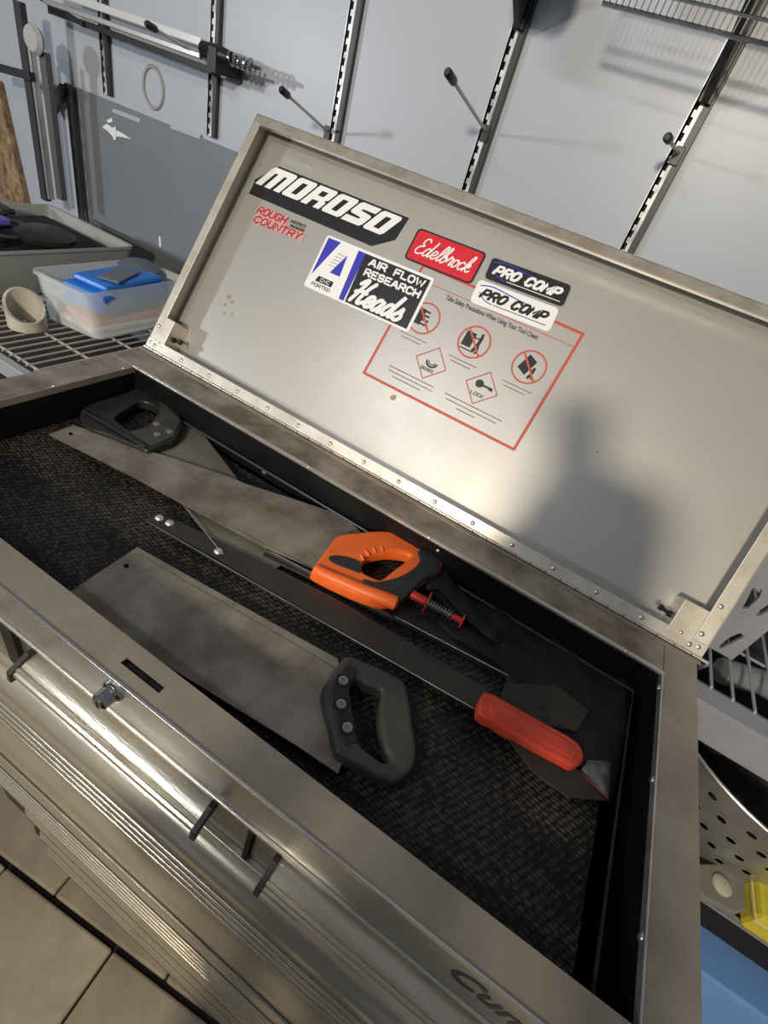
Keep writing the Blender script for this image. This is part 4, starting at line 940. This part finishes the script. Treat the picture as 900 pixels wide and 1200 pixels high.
# --- spring plunger
c1 = atz(515, 712, MZ)
t = thing('spring_plunger', (c1.x, c1.y, -.05), 'small red plunger with a coil spring right of the orange handle', 'plunger')
PA = atz(482, 696, -.038); PB = atz(545, 730, -.038); dd = (PB - PA)
b = MB(); b.tube([PA, PA + dd * .27], .0062, 12); b.build('collar', redp, t, smooth=True)
b = MB(); ax = dd.normalized(); sd = ax.cross(Vector((0, 0, 1))).normalized(); cc = PA + dd * .30
b.tube([cc + sd * .0155 * math.cos(a) + Vector((0, 0, 1)) * .0155 * math.sin(a) for a in [2 * PI * k / 20 for k in range(20)]], .0012, 6, closed=True); b.build('ring', redp, t, smooth=True)
b = MB(); b.tube([PA, PA + dd * .95], .0016, 8); b.build('rod', screwm, t, smooth=True)
b = MB(); pts = []
for k in range(110):
    a = k / 110 * 2 * PI * 9; pts.append(PA + dd * (.30 + .46 * k / 110) + sd * .0055 * math.cos(a) + Vector((0, 0, 1)) * .0055 * math.sin(a))
b.tube(pts, .0008, 5); b.build('spring', screwm, t, smooth=True)
b = MB(); b.tube([PA + dd * .76, PA + dd * .93], .0042, 10); b.lathe([(0, 0), (.0098, 0), (.0098, .002), (0, .002)], PA + dd * .93, ax, 14); b.build('cap', redp, t, smooth=True)

# --- black fabric sheath
c1 = atz(640, 830, MZ)
t = thing('fabric_sheath', (c1.x, c1.y, MZ), 'black fabric sheath spread in the back right corner of the tray', 'sheath')
def cloth(name, px, z, th, m, par, amp=.004, seed=1):
    q = [atz(x, y, z) for x, y in px]; me = flat([[(p.x, p.y) for p in q]], 0)
    bm = bmesh.new(); bm.from_mesh(me); bmesh.ops.triangulate(bm, faces=bm.faces)
    for _ in range(4):
        bmesh.ops.subdivide_edges(bm, edges=[e for e in bm.edges if e.calc_length() > .018], cuts=1, use_grid_fill=False); bmesh.ops.triangulate(bm, faces=bm.faces)
    bd = {v.index for v in bm.verts if v.is_boundary}; bm.verts.index_update()
    from mathutils import noise
    for v in bm.verts:
        h = noise.noise(Vector((v.co.x * 22, v.co.y * 30, seed))) + .5 * noise.noise(Vector((v.co.x * 60, v.co.y * 70, seed)))
        v.co.z = z + (0 if v.is_boundary else amp * (h + .6))
    me2 = bpy.data.meshes.new(name); bm.to_mesh(me2); bm.free(); b = MB(); b.mesh(me2, Matrix.Identity(4)); o = b.build(name, m, par, smooth=True)
    s_ = o.modifiers.new('s', 'SOLIDIFY'); s_.thickness = th; s_.offset = -1; return o
cloth('body', [(497, 672), (513, 666), (535, 682), (560, 705), (610, 728), (690, 772), (742, 808), (738, 850), (716, 940), (700, 920), (672, 890), (640, 862), (600, 835), (592, 785), (560, 766), (530, 748), (512, 728), (520, 712), (505, 690)], -.0505, .006, fabric, t, .006, 3)
cloth('loop', [(497, 668), (506, 664), (522, 668), (560, 715), (590, 745), (582, 754), (545, 725), (515, 690), (500, 690)], -.040, .003, fabric, t, .003, 8)
cloth('worn_patch', [(681, 902), (690, 890), (716, 893), (713, 936), (700, 924)], -.0475, .001, patchm, t, .001, 5)
b = MB(); b.tube([atz(*p, -.0465) for p in ((676, 902), (688, 912), (700, 924), (713, 937))], .001, 6); b.build('stitching', mat('dark red thread', (.22, .02, .02), .6), t)
c1 = atz(640, 830, MZ)
t = thing('brown_flap', (c1.x, c1.y, -.05), 'dark brown leather flap under the red grip', 'flap')
zslab('upper', [[(592, 800), (652, 802), (691, 833), (676, 857), (640, 850), (585, 822)]], -.0425, .0022, brownfab, t, .0008)
zslab('lower', [[(578, 842), (605, 850), (660, 890), (676, 900), (711, 938), (665, 934), (625, 905)]], -.0455, .0022, brownfab, t, .0008)

# ================================================================== PERSON TAKING THE PHOTOGRAPH (stands behind the camera; casts the shadow on the lid)
per = thing('person', (.78, -1.05, FZ), 'person in dark clothing standing before the chest holding up a phone', 'person')
ph = CAM + R1 * .052 - R0 * .012 - R2 * .012
PM = frame(ph, R0, R1, R2)
phone = thing('phone', tuple(ph), 'dark phone held up in both hands over the tray', 'phone')
b = MB(); b.box((-.037, -.077, -.004), (.037, .077, .004), 0, PM); b.build('body', blackplastic, phone, bevel=.003)
def skinned(name, nodes, edges, m, par, root=0, sub=2):
    me = bpy.data.meshes.new(name); off = root_loc(par)
    me.from_pydata([tuple(Vector(p) - off) for p, r in nodes], edges, []); me.materials.append(m)
    o = bpy.data.objects.new(name, me); COL.objects.link(o); o.parent = par
    sk = o.modifiers.new('skin', 'SKIN'); sk.use_smooth_shade = True
    for i, (p, r) in enumerate(nodes): me.skin_vertices[0].data[i].radius = (r, r) if not isinstance(r, tuple) else r; me.skin_vertices[0].data[i].use_root = (i == root)
    ss = o.modifiers.new('sub', 'SUBSURF'); ss.levels = sub; ss.render_levels = sub; return o
hl_ = ph - R0 * .05 + R1 * .05 - R2 * .02; hr_ = ph + R0 * .05 + R1 * .05 - R2 * .02
P0 = Vector((.78, -1.06, FZ + .98))
nodes = [((.78, -1.06, FZ + .98), (.15, .11)), ((.78, -1.03, FZ + 1.18), (.14, .10)), ((.77, -.98, FZ + 1.38), (.17, .11)), ((.765, -.94, FZ + 1.50), (.09, .08)), ((.76, -.90, FZ + 1.56), .055),
 ((.58, -.96, FZ + 1.43), .065), ((.52, -.86, FZ + 1.22), .048), (hl_ - R2 * .07, .032), ((.95, -.96, FZ + 1.43), .065), ((1.0, -.86, FZ + 1.22), .048), (hr_ - R2 * .07, .032),
 ((.69, -1.06, FZ + .88), .10), ((.68, -1.0, FZ + .50), .068), ((.67, -1.05, FZ + .09), .045), ((.67, -.93, FZ + .045), .042), ((.87, -1.06, FZ + .88), .10), ((.88, -1.0, FZ + .50), .068), ((.89, -1.05, FZ + .09), .045), ((.90, -.93, FZ + .045), .042)]
skinned('clothes', nodes, [(0, 1), (1, 2), (2, 3), (3, 4), (2, 5), (5, 6), (6, 7), (2, 8), (8, 9), (9, 10), (0, 11), (11, 12), (12, 13), (13, 14), (0, 15), (15, 16), (16, 17), (17, 18)], clothm, per)
b = MB(); hc = Vector((.75, -.86, FZ + 1.665))
prof = [(0, -.125), (.035, -.118), (.055, -.09), (.07, -.04), (.078, .01), (.078, .05), (.06, .095), (.03, .115), (0, .12)]
b.lathe(prof, hc, (0, .12, 1), 24)
b.tube([hc + Vector((0, .075, .01)), hc + Vector((0, .098, -.025)), hc + Vector((0, .08, -.035))], [.008, .013, .009], 8)
for sx in (-1, 1): b.tube([hc + Vector((sx * .076, 0, -.03)), hc + Vector((sx * .086, -.005, 0)), hc + Vector((sx * .078, -.008, .03))], .009, 8)
b.build('head', skin, per, smooth=True)
b = MB(); b.lathe([(.082, .0), (.085, .05), (.066, .10), (.033, .122), (0, .128)], hc + Vector((0, -.008, .0)), (0, -.1, 1), 24); b.build('hair', blackrub, per, smooth=True)
for sx in (-1, 1):
    b = MB(); b.lathe([(.009, 0), (.006, .004), (0, .005)], hc + Vector((sx * .03, .070, .018)), (0, 1, 0), 10); b.build('eye', white, per, smooth=True)
b = MB(); b.tube([hc + Vector((-.025, .066, -.062)), hc + Vector((0, .072, -.064)), hc + Vector((.025, .066, -.062))], .005, 6); b.build('mouth', red_ink, per, smooth=True)
for sg, hh in ((-1, hl_), (1, hr_)):
    palm = [(hh - R2 * .07, .026), (hh - R2 * .02, (.03, .018)), (hh + R1 * .0, (.03, .016))]; nn = list(palm); ed = [(0, 1), (1, 2)]
    for k in range(4):
        base_ = hh - R1 * (.030 - .018 * k) ; L = (.030, .034, .032, .026)[k]; i0 = len(nn)
        nn += [(base_ - R0 * sg * .002 - R2 * .004, .009), (base_ - R0 * sg * L * .7 - R2 * .009 , .008), (base_ - R0 * sg * L * 1.3 - R2 * .004, .007)]
        ed += [(2, i0), (i0, i0 + 1), (i0 + 1, i0 + 2)]
    i0 = len(nn); nn += [(hh + R1 * .03 - R2 * .01, .011), (hh + R1 * .028 - R0 * sg * .022 + R2 * .0, .010), (hh + R1 * .02 - R0 * sg * .04 - R2 * .004, .008)]; ed += [(1, i0), (i0, i0 + 1), (i0 + 1, i0 + 2)]
    skinned('hand', nn, ed, skin, per)
